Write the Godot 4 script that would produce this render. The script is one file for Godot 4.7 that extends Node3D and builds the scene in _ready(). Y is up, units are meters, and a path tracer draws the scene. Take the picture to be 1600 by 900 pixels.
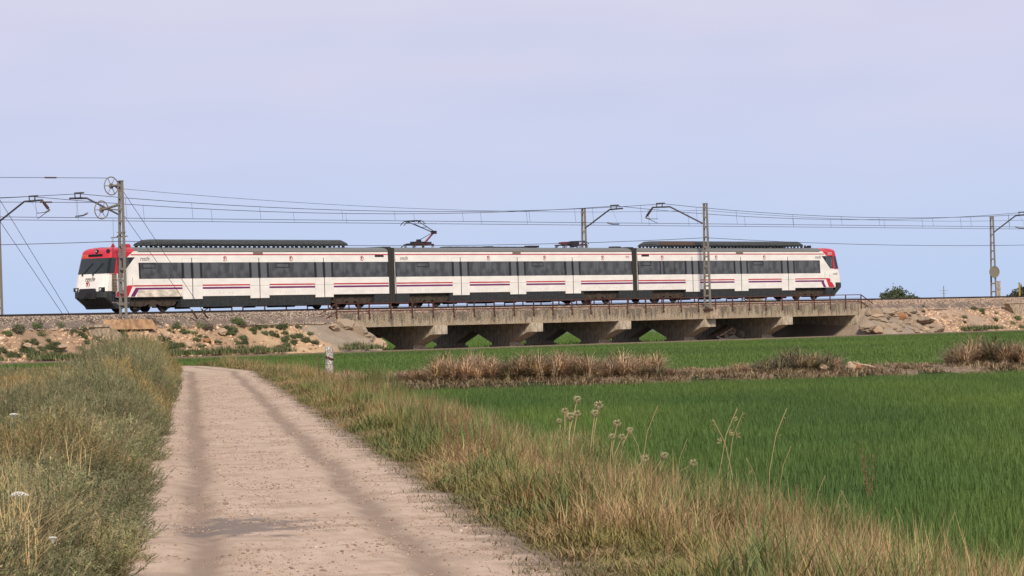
extends Node3D
# A commuter train crossing a low concrete bridge beside rice fields, seen with a long lens from a farm track.
# World: camera above the origin, -z is away. Railway frame: x along the track, z towards the camera, y = 0 at rail top.

const ALPHA := deg_to_rad(48.13)
const RAIL_Y := 2.64
var TR: Transform3D
var rng := RandomNumberGenerator.new()
var taken := {}
var M := {}
var noise_a := FastNoiseLite.new()
var noise_b := FastNoiseLite.new()

# ------------------------------------------------------------------ mesh builder
class MB:
	var v := PackedVector3Array()
	var n := PackedVector3Array()
	var c := PackedColorArray()
	var col := Color.WHITE
	func tri(a: Vector3, b: Vector3, d: Vector3, out := Vector3.ZERO) -> void:
		var nr := (d - a).cross(b - a)
		if nr.length_squared() < 1e-16: return
		nr = nr.normalized()
		if out != Vector3.ZERO and nr.dot(out) < 0.0:
			var t := b; b = d; d = t; nr = -nr
		v.append(a); v.append(b); v.append(d)
		for i in 3: n.append(nr); c.append(col)
	func trin(a: Vector3, b: Vector3, d: Vector3, na: Vector3, nb: Vector3, nd: Vector3) -> void:
		var nr := (d - a).cross(b - a)
		if nr.length_squared() < 1e-16: return
		if nr.dot(na + nb + nd) < 0.0:
			v.append(a); v.append(d); v.append(b); n.append(na); n.append(nd); n.append(nb)
		else:
			v.append(a); v.append(b); v.append(d); n.append(na); n.append(nb); n.append(nd)
		for i in 3: c.append(col)
	func quad(a: Vector3, b: Vector3, d: Vector3, e: Vector3, out := Vector3.ZERO) -> void:
		tri(a, b, d, out); tri(a, d, e, out)
	func quadc(a: Vector3, b: Vector3, d: Vector3, e: Vector3, cols: Array, out: Vector3) -> void: # one colour for each corner
		var k := c.size()
		quad(a, b, d, e, out)
		for i in range(k, c.size()):
			var p := v[i]
			c[i] = cols[0] if p == a else (cols[1] if p == b else (cols[2] if p == d else cols[3]))
	func box(o: Vector3, s: Vector3, bs := Basis.IDENTITY) -> void:
		var h := s * 0.5
		for ax in 3:
			for sg in [-1.0, 1.0]:
				var u := Vector3.ZERO; var p := Vector3.ZERO; var q := Vector3.ZERO
				u[ax] = h[ax] * sg; p[(ax + 1) % 3] = h[(ax + 1) % 3]; q[(ax + 2) % 3] = h[(ax + 2) % 3]
				quad(o + bs * (u - p - q), o + bs * (u + p - q), o + bs * (u + p + q), o + bs * (u - p + q), bs * u)
	func span(lo: Vector3, hi: Vector3) -> void:
		box((lo + hi) * 0.5, (hi - lo).abs())
	func bar(a: Vector3, b: Vector3, wide: float, high: float) -> void:
		var x := (b - a).normalized()
		var up := Vector3.UP if absf(x.y) < 0.95 else Vector3.RIGHT
		var z := x.cross(up).normalized()
		box((a + b) * 0.5, Vector3((b - a).length(), high, wide), Basis(x, z.cross(x), z))
	func tube(a: Vector3, b: Vector3, r0: float, r1: float, k := 6, caps := true) -> void:
		var x := (b - a).normalized()
		var up := Vector3.UP if absf(x.y) < 0.95 else Vector3.RIGHT
		var z := x.cross(up).normalized(); var y := z.cross(x)
		for i in k:
			var t0 := TAU * i / k; var t1 := TAU * (i + 1) / k
			var d0 := y * cos(t0) + z * sin(t0); var d1 := y * cos(t1) + z * sin(t1)
			trin(a + d0 * r0, a + d1 * r0, b + d1 * r1, d0, d1, d1)
			trin(a + d0 * r0, b + d1 * r1, b + d0 * r1, d0, d1, d0)
			if caps:
				tri(a, a + d0 * r0, a + d1 * r0, -x); tri(b, b + d0 * r1, b + d1 * r1, x)
	func path(pts: Array, r: float, k := 6) -> void:
		for i in pts.size() - 1: tube(pts[i], pts[i + 1], r, r, k)
	func disc(o: Vector3, ax: Vector3, r: float, th: float, k := 20) -> void:
		tube(o - ax * th * 0.5, o + ax * th * 0.5, r, r, k)
	func ring(o: Vector3, ax: Vector3, r: float, t: float, k := 24, from := 0.0, to := TAU, m := 6) -> void:
		var up := Vector3.UP if absf(ax.y) < 0.9 else Vector3.RIGHT
		var p := ax.cross(up).normalized(); var q := p.cross(ax)
		for i in k:
			var t0 := lerpf(from, to, float(i) / k); var t1 := lerpf(from, to, float(i + 1) / k)
			tube(o + (p * cos(t0) + q * sin(t0)) * r, o + (p * cos(t1) + q * sin(t1)) * r, t, t, m, false)
	# polygon in the x-y plane pushed from z0 to z1
	func prism(poly: PackedVector2Array, z0: float, z1: float) -> void:
		var idx := Geometry2D.triangulate_polygon(poly)
		for i in range(0, idx.size(), 3):
			for z in [[z0, -1.0], [z1, 1.0]]:
				tri(Vector3(poly[idx[i]].x, poly[idx[i]].y, z[0]), Vector3(poly[idx[i + 1]].x, poly[idx[i + 1]].y, z[0]), Vector3(poly[idx[i + 2]].x, poly[idx[i + 2]].y, z[0]), Vector3(0, 0, z[1] * signf(z1 - z0)))
		var ccw := not Geometry2D.is_polygon_clockwise(poly)
		for i in poly.size():
			var a := poly[i]; var b := poly[(i + 1) % poly.size()]
			var o := Vector3(b.y - a.y, a.x - b.x, 0) * (1.0 if ccw else -1.0)
			quad(Vector3(a.x, a.y, z0), Vector3(b.x, b.y, z0), Vector3(b.x, b.y, z1), Vector3(a.x, a.y, z1), o)
	func mesh() -> ArrayMesh:
		var a := []
		a.resize(Mesh.ARRAY_MAX)
		a[Mesh.ARRAY_VERTEX] = v; a[Mesh.ARRAY_NORMAL] = n; a[Mesh.ARRAY_COLOR] = c
		var m := ArrayMesh.new()
		m.add_surface_from_arrays(Mesh.PRIMITIVE_TRIANGLES, a)
		return m

# ------------------------------------------------------------------ nodes
func numbered(called: String) -> String:
	if not taken.has(called):
		taken[called] = 0
		return called
	taken[called] += 1
	return "%s_%03d" % [called, taken[called]]

const ORD := ["first", "second", "third", "fourth", "fifth", "sixth", "seventh", "eighth", "ninth", "tenth", "eleventh", "twelfth", "thirteenth", "fourteenth", "fifteenth", "sixteenth", "seventeenth", "eighteenth", "nineteenth", "twentieth", "twenty-first", "twenty-second", "twenty-third", "twenty-fourth", "twenty-fifth", "twenty-sixth", "twenty-seventh"]
func order_labels() -> void: # things of a row that look alike are told apart by their order from the left of the view
	var rows := {}
	for o in get_children():
		if o.has_meta("ordered"):
			var l: String = o.get_meta("label")
			if not rows.has(l): rows[l] = []
			rows[l].append(o)
	for l in rows:
		rows[l].sort_custom(func(a, b): return a.position.x / -a.position.z < b.position.x / -b.position.z)
		for i in rows[l].size():
			rows[l][i].set_meta("label", l + ", " + ORD[i] + " from the left")
			rows[l][i].remove_meta("ordered")

func tag(o: Node3D, label: String, category: String, group := "", kind := "") -> Node3D:
	if label: o.set_meta("label", label)
	if category: o.set_meta("category", category)
	if group: o.set_meta("group", group)
	if kind: o.set_meta("kind", kind)
	return o

func thing(called: String, label: String, category: String, xf: Transform3D, group := "") -> Node3D:
	var o := Node3D.new()
	o.name = numbered(called); add_child(o); o.transform = xf
	return tag(o, label, category, group)

func put(called: String, mesh: Mesh, mat: Material, parent: Node = null) -> MeshInstance3D:
	var o := MeshInstance3D.new()
	o.mesh = mesh; o.material_override = mat
	if parent == null:
		o.name = numbered(called); add_child(o)
	else:
		o.name = called; parent.add_child(o, true)
	return o

func part(called: String, mb: MB, mat: Material, parent: Node = null) -> MeshInstance3D:
	return put(called, mb.mesh(), mat, parent)

func scatter(called: String, mesh: Mesh, mat: Material, xfs: Array, cols: Array, label: String, category: String) -> void:
	var mm := MultiMesh.new()
	mm.transform_format = MultiMesh.TRANSFORM_3D; mm.use_colors = true; mm.mesh = mesh
	mm.instance_count = xfs.size()
	for i in xfs.size():
		mm.set_instance_transform(i, xfs[i]); mm.set_instance_color(i, cols[i])
	var o := MultiMeshInstance3D.new()
	o.multimesh = mm; o.material_override = mat; o.name = numbered(called); add_child(o)
	tag(o, label, category, "", "stuff")

# ------------------------------------------------------------------ materials
func srgb(c: Color) -> Color: return c.linear_to_srgb()

func noise_image(size: int, freq: float, octaves: int, lo: float, hi: float, contrast: float, sd: int, kind := FastNoiseLite.TYPE_SIMPLEX_SMOOTH) -> ImageTexture:
	var fn := FastNoiseLite.new()
	fn.noise_type = kind; fn.seed = sd; fn.frequency = freq
	fn.fractal_type = FastNoiseLite.FRACTAL_FBM; fn.fractal_octaves = octaves
	var im := fn.get_seamless_image(size, size)
	im.convert(Image.FORMAT_RGB8)
	for y in size:
		for x in size:
			var g := im.get_pixel(x, y).r
			g = clampf((g - 0.5) * contrast + 0.5, 0, 1)
			g = lerpf(lo, hi, g)
			im.set_pixel(x, y, Color(g, g, g))
	im.generate_mipmaps()
	return ImageTexture.create_from_image(im)

func mat(c: Color, rough := 0.8, metal := 0.0, tex: Texture2D = null, scale := Vector3.ONE, vc := false) -> StandardMaterial3D:
	var m := StandardMaterial3D.new()
	m.albedo_color = srgb(c); m.roughness = rough; m.metallic = metal
	m.vertex_color_use_as_albedo = vc
	if tex:
		m.albedo_texture = tex; m.uv1_triplanar = true; m.uv1_scale = scale
	return m

func leaf_mat() -> StandardMaterial3D:
	var m := mat(Color(1, 1, 1), 0.75, 0.0, null, Vector3.ONE, true)
	m.backlight = Color(0.3, 0.3, 0.2); m.cull_mode = BaseMaterial3D.CULL_DISABLED
	return m

func make_materials() -> void:
	var grain := noise_image(256, 0.06, 4, 0.62, 1.0, 2.0, 3)
	var fine := noise_image(256, 0.15, 3, 0.55, 1.0, 2.4, 5)
	var soft := noise_image(256, 0.02, 4, 0.78, 1.0, 2.2, 7)
	M.white = mat(Color(0.83, 0.805, 0.765), 0.35, 0.0, noise_image(256, 0.02, 3, 0.95, 1.0, 1.6, 21), Vector3(0.12, 0.25, 0.12))
	M.dusty_white = mat(Color(0.82, 0.75, 0.64), 0.6, 0.0, soft, Vector3(0.15, 0.3, 0.15))
	M.red = mat(Color(0.52, 0.02, 0.04), 0.35)
	M.stripe_red = mat(Color(0.45, 0.03, 0.05), 0.4)
	M.purple = mat(Color(0.15, 0.012, 0.115), 0.4)
	M.roof = mat(Color(0.22, 0.23, 0.225), 0.7, 0.0, grain, Vector3(0.6, 2.5, 2.5))
	M.dark = mat(Color(0.036, 0.04, 0.043), 0.6, 0.0, soft, Vector3(0.4, 1, 1))
	M.rubber = mat(Color(0.012, 0.013, 0.016), 0.6)
	M.bellows = mat(Color(0.045, 0.042, 0.038), 0.85, 0.0, grain, Vector3(6, 0.6, 0.6))
	M.glass = mat(Color(0.088, 0.092, 0.094), 0.12, 0.0, noise_image(128, 0.03, 3, 0.7, 1.0, 2.0, 31), Vector3(0.35, 0.2, 0.35))
	M.door_glass = mat(Color(0.105, 0.11, 0.112), 0.15)
	M.seal = mat(Color(0.012, 0.014, 0.022), 0.5)
	M.wind_glass = mat(Color(0.02, 0.026, 0.028), 0.08)
	M.fairing = mat(Color(0.055, 0.062, 0.062), 0.65, 0.0, soft, Vector3(0.3, 1, 1))
	M.rust_fairing = mat(Color(0.07, 0.045, 0.032), 0.8)
	M.bogie = mat(Color(0.085, 0.062, 0.045), 0.9, 0.0, grain, Vector3(2, 2, 2))
	M.under = mat(Color(0.045, 0.038, 0.032), 0.9)
	M.wheel = mat(Color(0.05, 0.038, 0.03), 0.7)
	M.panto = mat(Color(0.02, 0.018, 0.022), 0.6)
	M.panto_red = mat(Color(0.16, 0.025, 0.03), 0.6)
	M.vent = mat(Color(0.17, 0.14, 0.11), 0.8)
	M.ink = mat(Color(0.09, 0.075, 0.08), 0.6)
	M.faint = mat(Color(0.60, 0.57, 0.53), 0.7)
	M.mark = mat(Color(0.42, 0.40, 0.37), 0.7)
	M.logo_red = mat(Color(0.36, 0.03, 0.04), 0.5)
	M.orange = mat(Color(0.75, 0.27, 0.05), 0.5)
	M.lamp = mat(Color(0.55, 0.6, 0.55), 0.15)
	M.steel = mat(Color(0.30, 0.275, 0.24), 0.7, 0.0, grain, Vector3(1.5, 1.5, 1.5))
	M.arm = mat(Color(0.075, 0.075, 0.08), 0.6, 0.2)
	M.wire = mat(Color(0.06, 0.06, 0.065), 0.6, 0.3)
	M.insul = mat(Color(0.07, 0.035, 0.025), 0.4)
	M.insul_grey = mat(Color(0.22, 0.22, 0.2), 0.4)
	M.weight = mat(Color(0.17, 0.12, 0.065), 0.9, 0.0, grain, Vector3(2, 8, 2))
	M.rail = mat(Color(0.055, 0.04, 0.032), 0.6, 0.3)
	M.rust = mat(Color(0.125, 0.042, 0.03), 0.85, 0.0, grain, Vector3(2, 2, 2))
	M.concrete = mat(Color(1, 1, 1), 0.92, 0.0, grain, Vector3(0.8, 0.8, 0.8), true)
	M.concrete_pier = mat(Color(0.52, 0.45, 0.345), 0.9, 0.0, soft, Vector3(0.9, 0.25, 0.9))
	M.concrete_plain = mat(Color(0.46, 0.36, 0.26), 0.92, 0.0, soft, Vector3(0.5, 0.5, 0.5))
	M.ochre = mat(Color(0.50, 0.31, 0.175), 0.95, 0.0, soft, Vector3(0.4, 0.4, 0.4))
	M.soil = mat(Color(1, 1, 1), 0.97, 0.0, fine, Vector3(0.9, 0.9, 0.9), true)
	M.ground = mat(Color(1, 1, 1), 0.97, 0.0, grain, Vector3(0.35, 0.35, 0.35), true)
	M.road = mat(Color(1, 1, 1), 0.97, 0.0, noise_image(256, 0.15, 3, 0.76, 1.0, 2.4, 6), Vector3(2.2, 2.2, 2.2), true)
	M.stone = mat(Color(1, 1, 1), 0.95, 0.0, null, Vector3.ONE, true)
	M.rock = mat(Color(0.44, 0.345, 0.255), 0.95, 0.0, grain, Vector3(0.8, 0.8, 0.8))
	M.rock_pale = mat(Color(0.58, 0.43, 0.30), 0.95, 0.0, grain, Vector3(0.8, 0.8, 0.8))
	M.rock_orange = mat(Color(0.42, 0.20, 0.095), 0.95, 0.0, grain, Vector3(0.8, 0.8, 0.8))
	M.leaf = leaf_mat()
	M.leaf_green = leaf_mat(); M.leaf_green.albedo_color = srgb(Color(0.085, 0.13, 0.04))
	M.leaf_brown = leaf_mat(); M.leaf_brown.albedo_color = srgb(Color(0.10, 0.078, 0.055))
	M.leaf_olive = leaf_mat(); M.leaf_olive.albedo_color = srgb(Color(0.11, 0.11, 0.06))
	M.bark = mat(Color(0.09, 0.07, 0.05), 0.95)
	M.allium = mat(Color(0.34, 0.30, 0.17), 0.9)
	M.straw = mat(Color(0.38, 0.29, 0.15), 0.85)
	M.umbel = mat(Color(0.62, 0.62, 0.58), 0.9)
	M.white_stone = mat(Color(0.66, 0.62, 0.57), 0.9, 0.0, noise_image(128, 0.09, 4, 0.42, 1.0, 3.5, 44), Vector3(1.6, 1.6, 1.6))
	M.yellow = mat(Color(0.35, 0.24, 0.05), 0.8)
	M.sign = mat(Color(0.16, 0.145, 0.11), 0.7)

# ------------------------------------------------------------------ place helpers
func w_of(X: float, Z: float) -> float: # distance from the near track towards the camera
	return (X - 7.909) * sin(ALPHA) - (Z - 237.968) * cos(ALPHA)

func road_right(Z: float) -> float:
	if Z < 115.0: return 0.28 - 0.0995 * (Z - 20.5)
	var d := Z - 115.0
	return -9.12 - 0.19 * d - (0.02 * pow(d - 16.0, 3) if d > 16.0 else 0.0)

func bund_z(X: float) -> float: return 90.3 + 0.42 * maxf(X - 1.0, 0.0)

func ground_y(X: float, Z: float) -> float:
	var r := X - road_right(Z)
	var y := -0.42 * smoothstep(0.3, 2.9, r)
	y -= 0.12 * smoothstep(-3.4, -5.5, r)
	y -= 0.09 * smoothstep(0.25, -0.1, r) * smoothstep(-3.4, -3.0, r) # bed of the dirt track
	if Z > 60.0 and Z < 130.0 and r > 0.5:
		var b := absf(Z - bund_z(X))
		y = maxf(y, lerpf(y, -0.02 + 0.06 * noise_a.get_noise_2d(X * 9.0, Z * 9.0), smoothstep(3.0, 1.2, b)))
	var w := w_of(X, Z)
	y = lerpf(y, -0.14, smoothstep(9.6, 8.4, w))
	y = lerpf(y, -0.42, smoothstep(7.6, 6.4, w))
	return y

func is_field(X: float, Z: float) -> bool:
	if X - road_right(Z) < 2.3 or w_of(X, Z) < 9.0: return false
	return absf(Z - bund_z(X)) > 2.0

# ------------------------------------------------------------------ _ready
func _ready() -> void:
	rng.seed = 4471
	TR = Transform3D(Basis(Vector3.UP, ALPHA), Vector3(7.909, RAIL_Y, -237.968))
	noise_a.seed = 9; noise_a.frequency = 0.03; noise_a.fractal_octaves = 4
	noise_b.seed = 17; noise_b.frequency = 0.3; noise_b.fractal_octaves = 3
	var cam := Camera3D.new()
	cam.name = "camera"; add_child(cam)
	cam.position = Vector3(0, 1.6, 0); cam.rotation_degrees = Vector3(0.5616, 0, -1.3462)
	cam.fov = 10.085; cam.near = 0.5; cam.far = 6000.0; cam.current = true
	make_sky()
	var sun := DirectionalLight3D.new()
	sun.name = "sun"; add_child(sun)
	sun.light_energy = 1.05; sun.light_color = Color(1.0, 0.935, 0.85); sun.light_angular_distance = 9.0
	sun.shadow_enabled = true
	sun.rotation_degrees = Vector3(-36, 8, 0)
	make_materials()
	make_ground()
	make_road()
	make_embankment()
	make_bridge()
	make_track()
	make_train()
	make_catenary()
	make_trackside()
	make_fields()
	make_bund()
	make_verge()
	make_left_weeds()
	make_accents()
	make_far()
	order_labels()

func make_sky() -> void:
	var w := 1024; var h := 512
	var im := Image.create(w, h, false, Image.FORMAT_RGBF)
	var fn := FastNoiseLite.new()
	fn.seed = 5; fn.frequency = 1.0; fn.fractal_octaves = 4
	var stops := [[0.0, Color(0.50, 0.625, 0.875)], [1.2, Color(0.535, 0.645, 0.88)], [2.8, Color(0.585, 0.65, 0.875)], [4.2, Color(0.635, 0.655, 0.855)], [6.0, Color(0.675, 0.67, 0.84)], [20.0, Color(0.66, 0.68, 0.80)], [90.0, Color(0.52, 0.58, 0.74)]]
	for y in h:
		var el := 90.0 - (y + 0.5) / h * 180.0
		var base: Color = stops[0][1]
		for i in stops.size() - 1:
			if el >= stops[i][0]:
				base = (stops[i][1] as Color).lerp(stops[i + 1][1], clampf((el - stops[i][0]) / (stops[i + 1][0] - stops[i][0]), 0, 1))
		for x in w:
			var c := base
			if el > 0.0 and el < 60.0:
				var a := TAU * x / w
				var p := Vector3(cos(a) * 9.0, el * 2.6, sin(a) * 9.0)
				var k := fn.get_noise_3dv(p) * smoothstep(0.5, 4.0, el)
				c = c.lerp(Color(0.54, 0.60, 0.80) if k > 0 else Color(0.70, 0.68, 0.82), clampf(absf(k) * 0.9, 0, 0.6))
			im.set_pixel(x, y, Color(c.r / 1.3, c.g / 1.3, c.b / 1.3))
	var pm := PanoramaSkyMaterial.new()
	pm.panorama = ImageTexture.create_from_image(im)
	var sky := Sky.new()
	sky.sky_material = pm
	var env := Environment.new()
	env.background_mode = Environment.BG_SKY; env.sky = sky
	env.tonemap_mode = Environment.TONE_MAPPER_LINEAR
	env.tonemap_exposure = 1.3
	env.sdfgi_enabled = true; env.ssao_enabled = true; env.ssil_enabled = true
	var we := WorldEnvironment.new()
	we.name = "world_environment"; we.environment = env
	add_child(we)

# ------------------------------------------------------------------ terrain
func make_ground() -> void:
	var mb := MB.new()
	mb.col = Color(0.06, 0.115, 0.03)
	mb.quad(Vector3(-2500, -0.55, 100), Vector3(2500, -0.55, 100), Vector3(2500, -0.55, -4500), Vector3(-2500, -0.55, -4500), Vector3.UP)
	part("ground", mb, M.ground).set_meta("kind", "structure")
	# fields beyond the railway
	mb = MB.new()
	mb.col = Color(0.085, 0.16, 0.035)
	var a := TR * Vector3(-300, -3.04, -11); var b := TR * Vector3(300, -3.04, -11); var c := TR * Vector3(300, -3.04, -900); var d := TR * Vector3(-300, -3.04, -900)
	mb.quad(a, b, c, d, Vector3.UP)
	part("rice_field_beyond_railway", mb, M.ground).set_meta("kind", "structure")
	# modelled land between the camera and the railway
	mb = MB.new()
	var nx := 230; var zs := []
	var z := 8.0
	while z < 330.0:
		zs.append(z); z += 0.35 + z * 0.006
	var cols := func(X: float, Z: float) -> Color:
		var r := X - road_right(Z)
		var k := noise_a.get_noise_2d(X * 6.0, Z * 6.0) * 0.5 + 0.5
		var soil := Color(0.20, 0.145, 0.095).lerp(Color(0.13, 0.10, 0.062), k)
		if w_of(X, Z) < -7.0: return Color(0.06, 0.12, 0.03)
		if w_of(X, Z) < 9.4: return Color(0.27, 0.185, 0.115).lerp(soil, k * 0.6)
		if is_field(X, Z): return Color(0.035, 0.062, 0.018).lerp(Color(0.05, 0.075, 0.02), k)
		if absf(Z - bund_z(X)) < 2.3 and r > 1.0: return Color(0.30, 0.22, 0.15).lerp(Color(0.25, 0.18, 0.12), k)
		if r > 0.2: return Color(0.14, 0.12, 0.06).lerp(Color(0.09, 0.085, 0.04), k)
		return soil
	for i in zs.size() - 1:
		for j in nx:
			var z0: float = zs[i]; var z1: float = zs[i + 1]
			var h0 := 6.0 + z0 * 0.30; var h1 := 6.0 + z1 * 0.30
			var xa := lerpf(-h0, h0, float(j) / nx); var xb := lerpf(-h0, h0, float(j + 1) / nx)
			var xc := lerpf(-h1, h1, float(j + 1) / nx); var xd := lerpf(-h1, h1, float(j) / nx)
			mb.col = cols.call((xa + xc) * 0.5, (z0 + z1) * 0.5)
			mb.quad(Vector3(xa, ground_y(xa, z0), -z0), Vector3(xb, ground_y(xb, z0), -z0), Vector3(xc, ground_y(xc, z1), -z1), Vector3(xd, ground_y(xd, z1), -z1), Vector3.UP)
	part("land", mb, M.ground).set_meta("kind", "structure")

func make_road() -> void:
	var mb := MB.new()
	var nx := 100
	var zs := []
	var z := 15.0
	while z < 141.0:
		zs.append(z); z += 0.05 + z * 0.0022
	var n2 := FastNoiseLite.new(); n2.seed = 77; n2.frequency = 1.0; n2.fractal_octaves = 4
	var rut := func(t: float, Z: float) -> float: # depth of the two wheel tracks, t metres left of the right edge
		var wob := 0.10 * noise_a.get_noise_2d(Z * 4.0, 3.0)
		var a := exp(-pow((t - 0.78 + wob) / 0.13, 2)); var b := exp(-pow((t - 2.24 + wob) / 0.14, 2))
		return a + b
	var height := func(t: float, Z: float) -> float:
		return 0.012 - 0.03 * rut.call(t, Z) + 0.012 * n2.get_noise_2d(t * 0.9, Z * 0.35) + 0.004 * n2.get_noise_2d(t * 6.0, Z * 3.0) - 0.03 * smoothstep(0.15, -0.3, t) - 0.02 * smoothstep(2.9, 3.3, t)
	var tone := func(t: float, Z: float) -> Color:
		var k: float = n2.get_noise_2d(t * 1.3, Z * 0.6)
		var c := Color(0.555, 0.40, 0.285).lerp(Color(0.64, 0.475, 0.35), clampf(k + 0.5, 0, 1))
		var g: float = n2.get_noise_2d(t * 5.0 + 70.0, Z * 1.8)
		c = c.lerp(Color(0.40, 0.28, 0.205), clampf(g * 0.8, 0, 0.28)); c = c.lerp(Color(0.70, 0.55, 0.43), clampf(-g * 0.8, 0, 0.28))
		var sp: float = n2.get_noise_2d(t * 22.0, Z * 5.0 + 300.0)
		c = c.lerp(Color(0.30, 0.21, 0.16), clampf((sp - 0.15) * 1.2, 0, 0.16)); c = c.lerp(Color(0.68, 0.56, 0.46), clampf((-sp - 0.15) * 1.2, 0, 0.16))
		var r: float = rut.call(t, Z)
		c = c.lerp(Color(0.27, 0.185, 0.13), clampf(r * (0.95 + 0.7 * n2.get_noise_2d(t * 3.0 + 40.0, Z * 1.2)), 0, 0.8))
		# damp, trodden bands across the track
		var m: float = n2.get_noise_2d(t * 0.5 + 9.0, Z * 1.1)
		c = c.lerp(Color(0.37, 0.26, 0.18), clampf((m - 0.22) * 3.0, 0, 0.55))
		# dark damp patch between the wheel tracks
		var e := 1.0 - sqrt(pow((t - 1.95) / 0.6, 2) + pow((Z - 25.6) / 1.3, 2)) + 0.9 * n2.get_noise_2d(t * 2.5, Z * 1.6) + 0.5 * n2.get_noise_2d(t * 9.0, Z * 4.0)
		c = c.lerp(Color(0.19, 0.15, 0.125), clampf(e * 2.2, 0, 0.85))
		# edges mixed with dry litter
		var ed := smoothstep(0.35, -0.1, t + 0.3 * n2.get_noise_2d(3.0, Z * 1.5)) + smoothstep(2.75, 3.1, t + 0.3 * n2.get_noise_2d(8.0, Z * 1.5))
		return c.lerp(Color(0.21, 0.15, 0.105), clampf(ed, 0, 0.8))
	var line := func(z: float) -> Array: # one row of points and colours across the track
		var o := []
		for j in nx + 1:
			var t := lerpf(-0.45, 3.45, float(j) / nx)
			o.append([Vector3(road_right(z) - t, height.call(t, z) + 0.02, -z), tone.call(t, z)])
		return o
	var r0: Array = line.call(zs[0])
	for i in range(1, zs.size()):
		var r1: Array = line.call(zs[i])
		for j in nx: mb.quadc(r0[j][0], r0[j + 1][0], r1[j + 1][0], r1[j][0], [r0[j][1], r0[j + 1][1], r1[j + 1][1], r1[j][1]], Vector3.UP)
		r0 = r1
	part("dirt_track", mb, M.road).set_meta("kind", "structure")
	var xf := []; var cl := []
	for i in 48000:
		var Z := 16.0 + 90.0 * pow(rng.randf(), 1.6); var t := rng.randf_range(-0.2, 3.2)
		if n2.get_noise_2d(t * 0.9, Z * 0.3) < rng.randf_range(-0.3, 0.45): continue
		var s := 0.006 + 0.010 * pow(rng.randf(), 4)
		if rng.randf() < 0.001: s = rng.randf_range(0.02, 0.035)
		xf.append(Transform3D(Basis.from_euler(Vector3(rng.randf() * 6, rng.randf() * 6, 0)).scaled(Vector3(s, s * 0.7, s)), Vector3(road_right(Z) - t, height.call(t, Z) + 0.02 + s * 0.2, -Z)))
		cl.append(Color(0.40, 0.285, 0.21).lerp(Color(0.16, 0.11, 0.085), rng.randf()) if rng.randf() < 0.985 else Color(0.58, 0.47, 0.38))
	scatter("pebbles", rock_mesh(3, 0), M.stone, xf, cl, "loose pebbles strewn over the dirt track", "pebbles")

func rock_mesh(sd: int, level := 1, flat := 1.0) -> ArrayMesh:
	var fn := FastNoiseLite.new(); fn.seed = sd; fn.frequency = 0.75
	var p := (1.0 + sqrt(5.0)) / 2.0
	var vs := [Vector3(-1, p, 0), Vector3(1, p, 0), Vector3(-1, -p, 0), Vector3(1, -p, 0), Vector3(0, -1, p), Vector3(0, 1, p), Vector3(0, -1, -p), Vector3(0, 1, -p), Vector3(p, 0, -1), Vector3(p, 0, 1), Vector3(-p, 0, -1), Vector3(-p, 0, 1)]
	var fs := [[0, 11, 5], [0, 5, 1], [0, 1, 7], [0, 7, 10], [0, 10, 11], [1, 5, 9], [5, 11, 4], [11, 10, 2], [10, 7, 6], [7, 1, 8], [3, 9, 4], [3, 4, 2], [3, 2, 6], [3, 6, 8], [3, 8, 9], [4, 9, 5], [2, 4, 11], [6, 2, 10], [8, 6, 7], [9, 8, 1]]
	var tris := []
	for f in fs: tris.append([vs[f[0]].normalized(), vs[f[1]].normalized(), vs[f[2]].normalized()])
	for l in level:
		var nt := []
		for t in tris:
			var a: Vector3 = ((t[0] + t[1]) * 0.5).normalized(); var b: Vector3 = ((t[1] + t[2]) * 0.5).normalized(); var c: Vector3 = ((t[2] + t[0]) * 0.5).normalized()
			nt.append([t[0], a, c]); nt.append([a, t[1], b]); nt.append([c, b, t[2]]); nt.append([a, b, c])
		tris = nt
	var mb := MB.new()
	var wob := func(q: Vector3) -> Vector3:
		var k := 1.0 + 0.55 * fn.get_noise_3dv(q * 1.6) + 0.22 * fn.get_noise_3dv(q * 4.5)
		var u := q * k
		# facets: flatten against a few planes
		for i in 7:
			var d := Vector3(sin(i * 2.4 + sd), cos(i * 1.7 + sd * 0.6), sin(i * 3.1 + sd * 1.3)).normalized()
			var o := u.dot(d) - 0.72
			if o > 0.0: u -= d * o * 0.85
		u.y *= flat
		return u
	for t in tris: mb.tri(wob.call(t[0]), wob.call(t[1]), wob.call(t[2]), t[0] + t[1] + t[2])
	return mb.mesh()

# ------------------------------------------------------------------ railway embankment
const END_L := -31.6
const END_R := 26.0
func bank_h(s: float, w: float) -> float:
	var dx := 0.0
	if s > END_L and s < END_R: dx = 2.4 * minf(s - END_L, END_R - s)
	var dw := maxf(0.0, maxf(w - 2.75, -8.2 - w))
	var d := sqrt(dx * dx + dw * dw)
	var rough := 0.22 * noise_a.get_noise_2d(s * 9.0, w * 9.0) + 0.10 * noise_b.get_noise_2d(s * 4.0, w * 4.0)
	var k := smoothstep(0.1, 0.8, d)
	return -0.72 - d * 0.60 + rough * k

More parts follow.
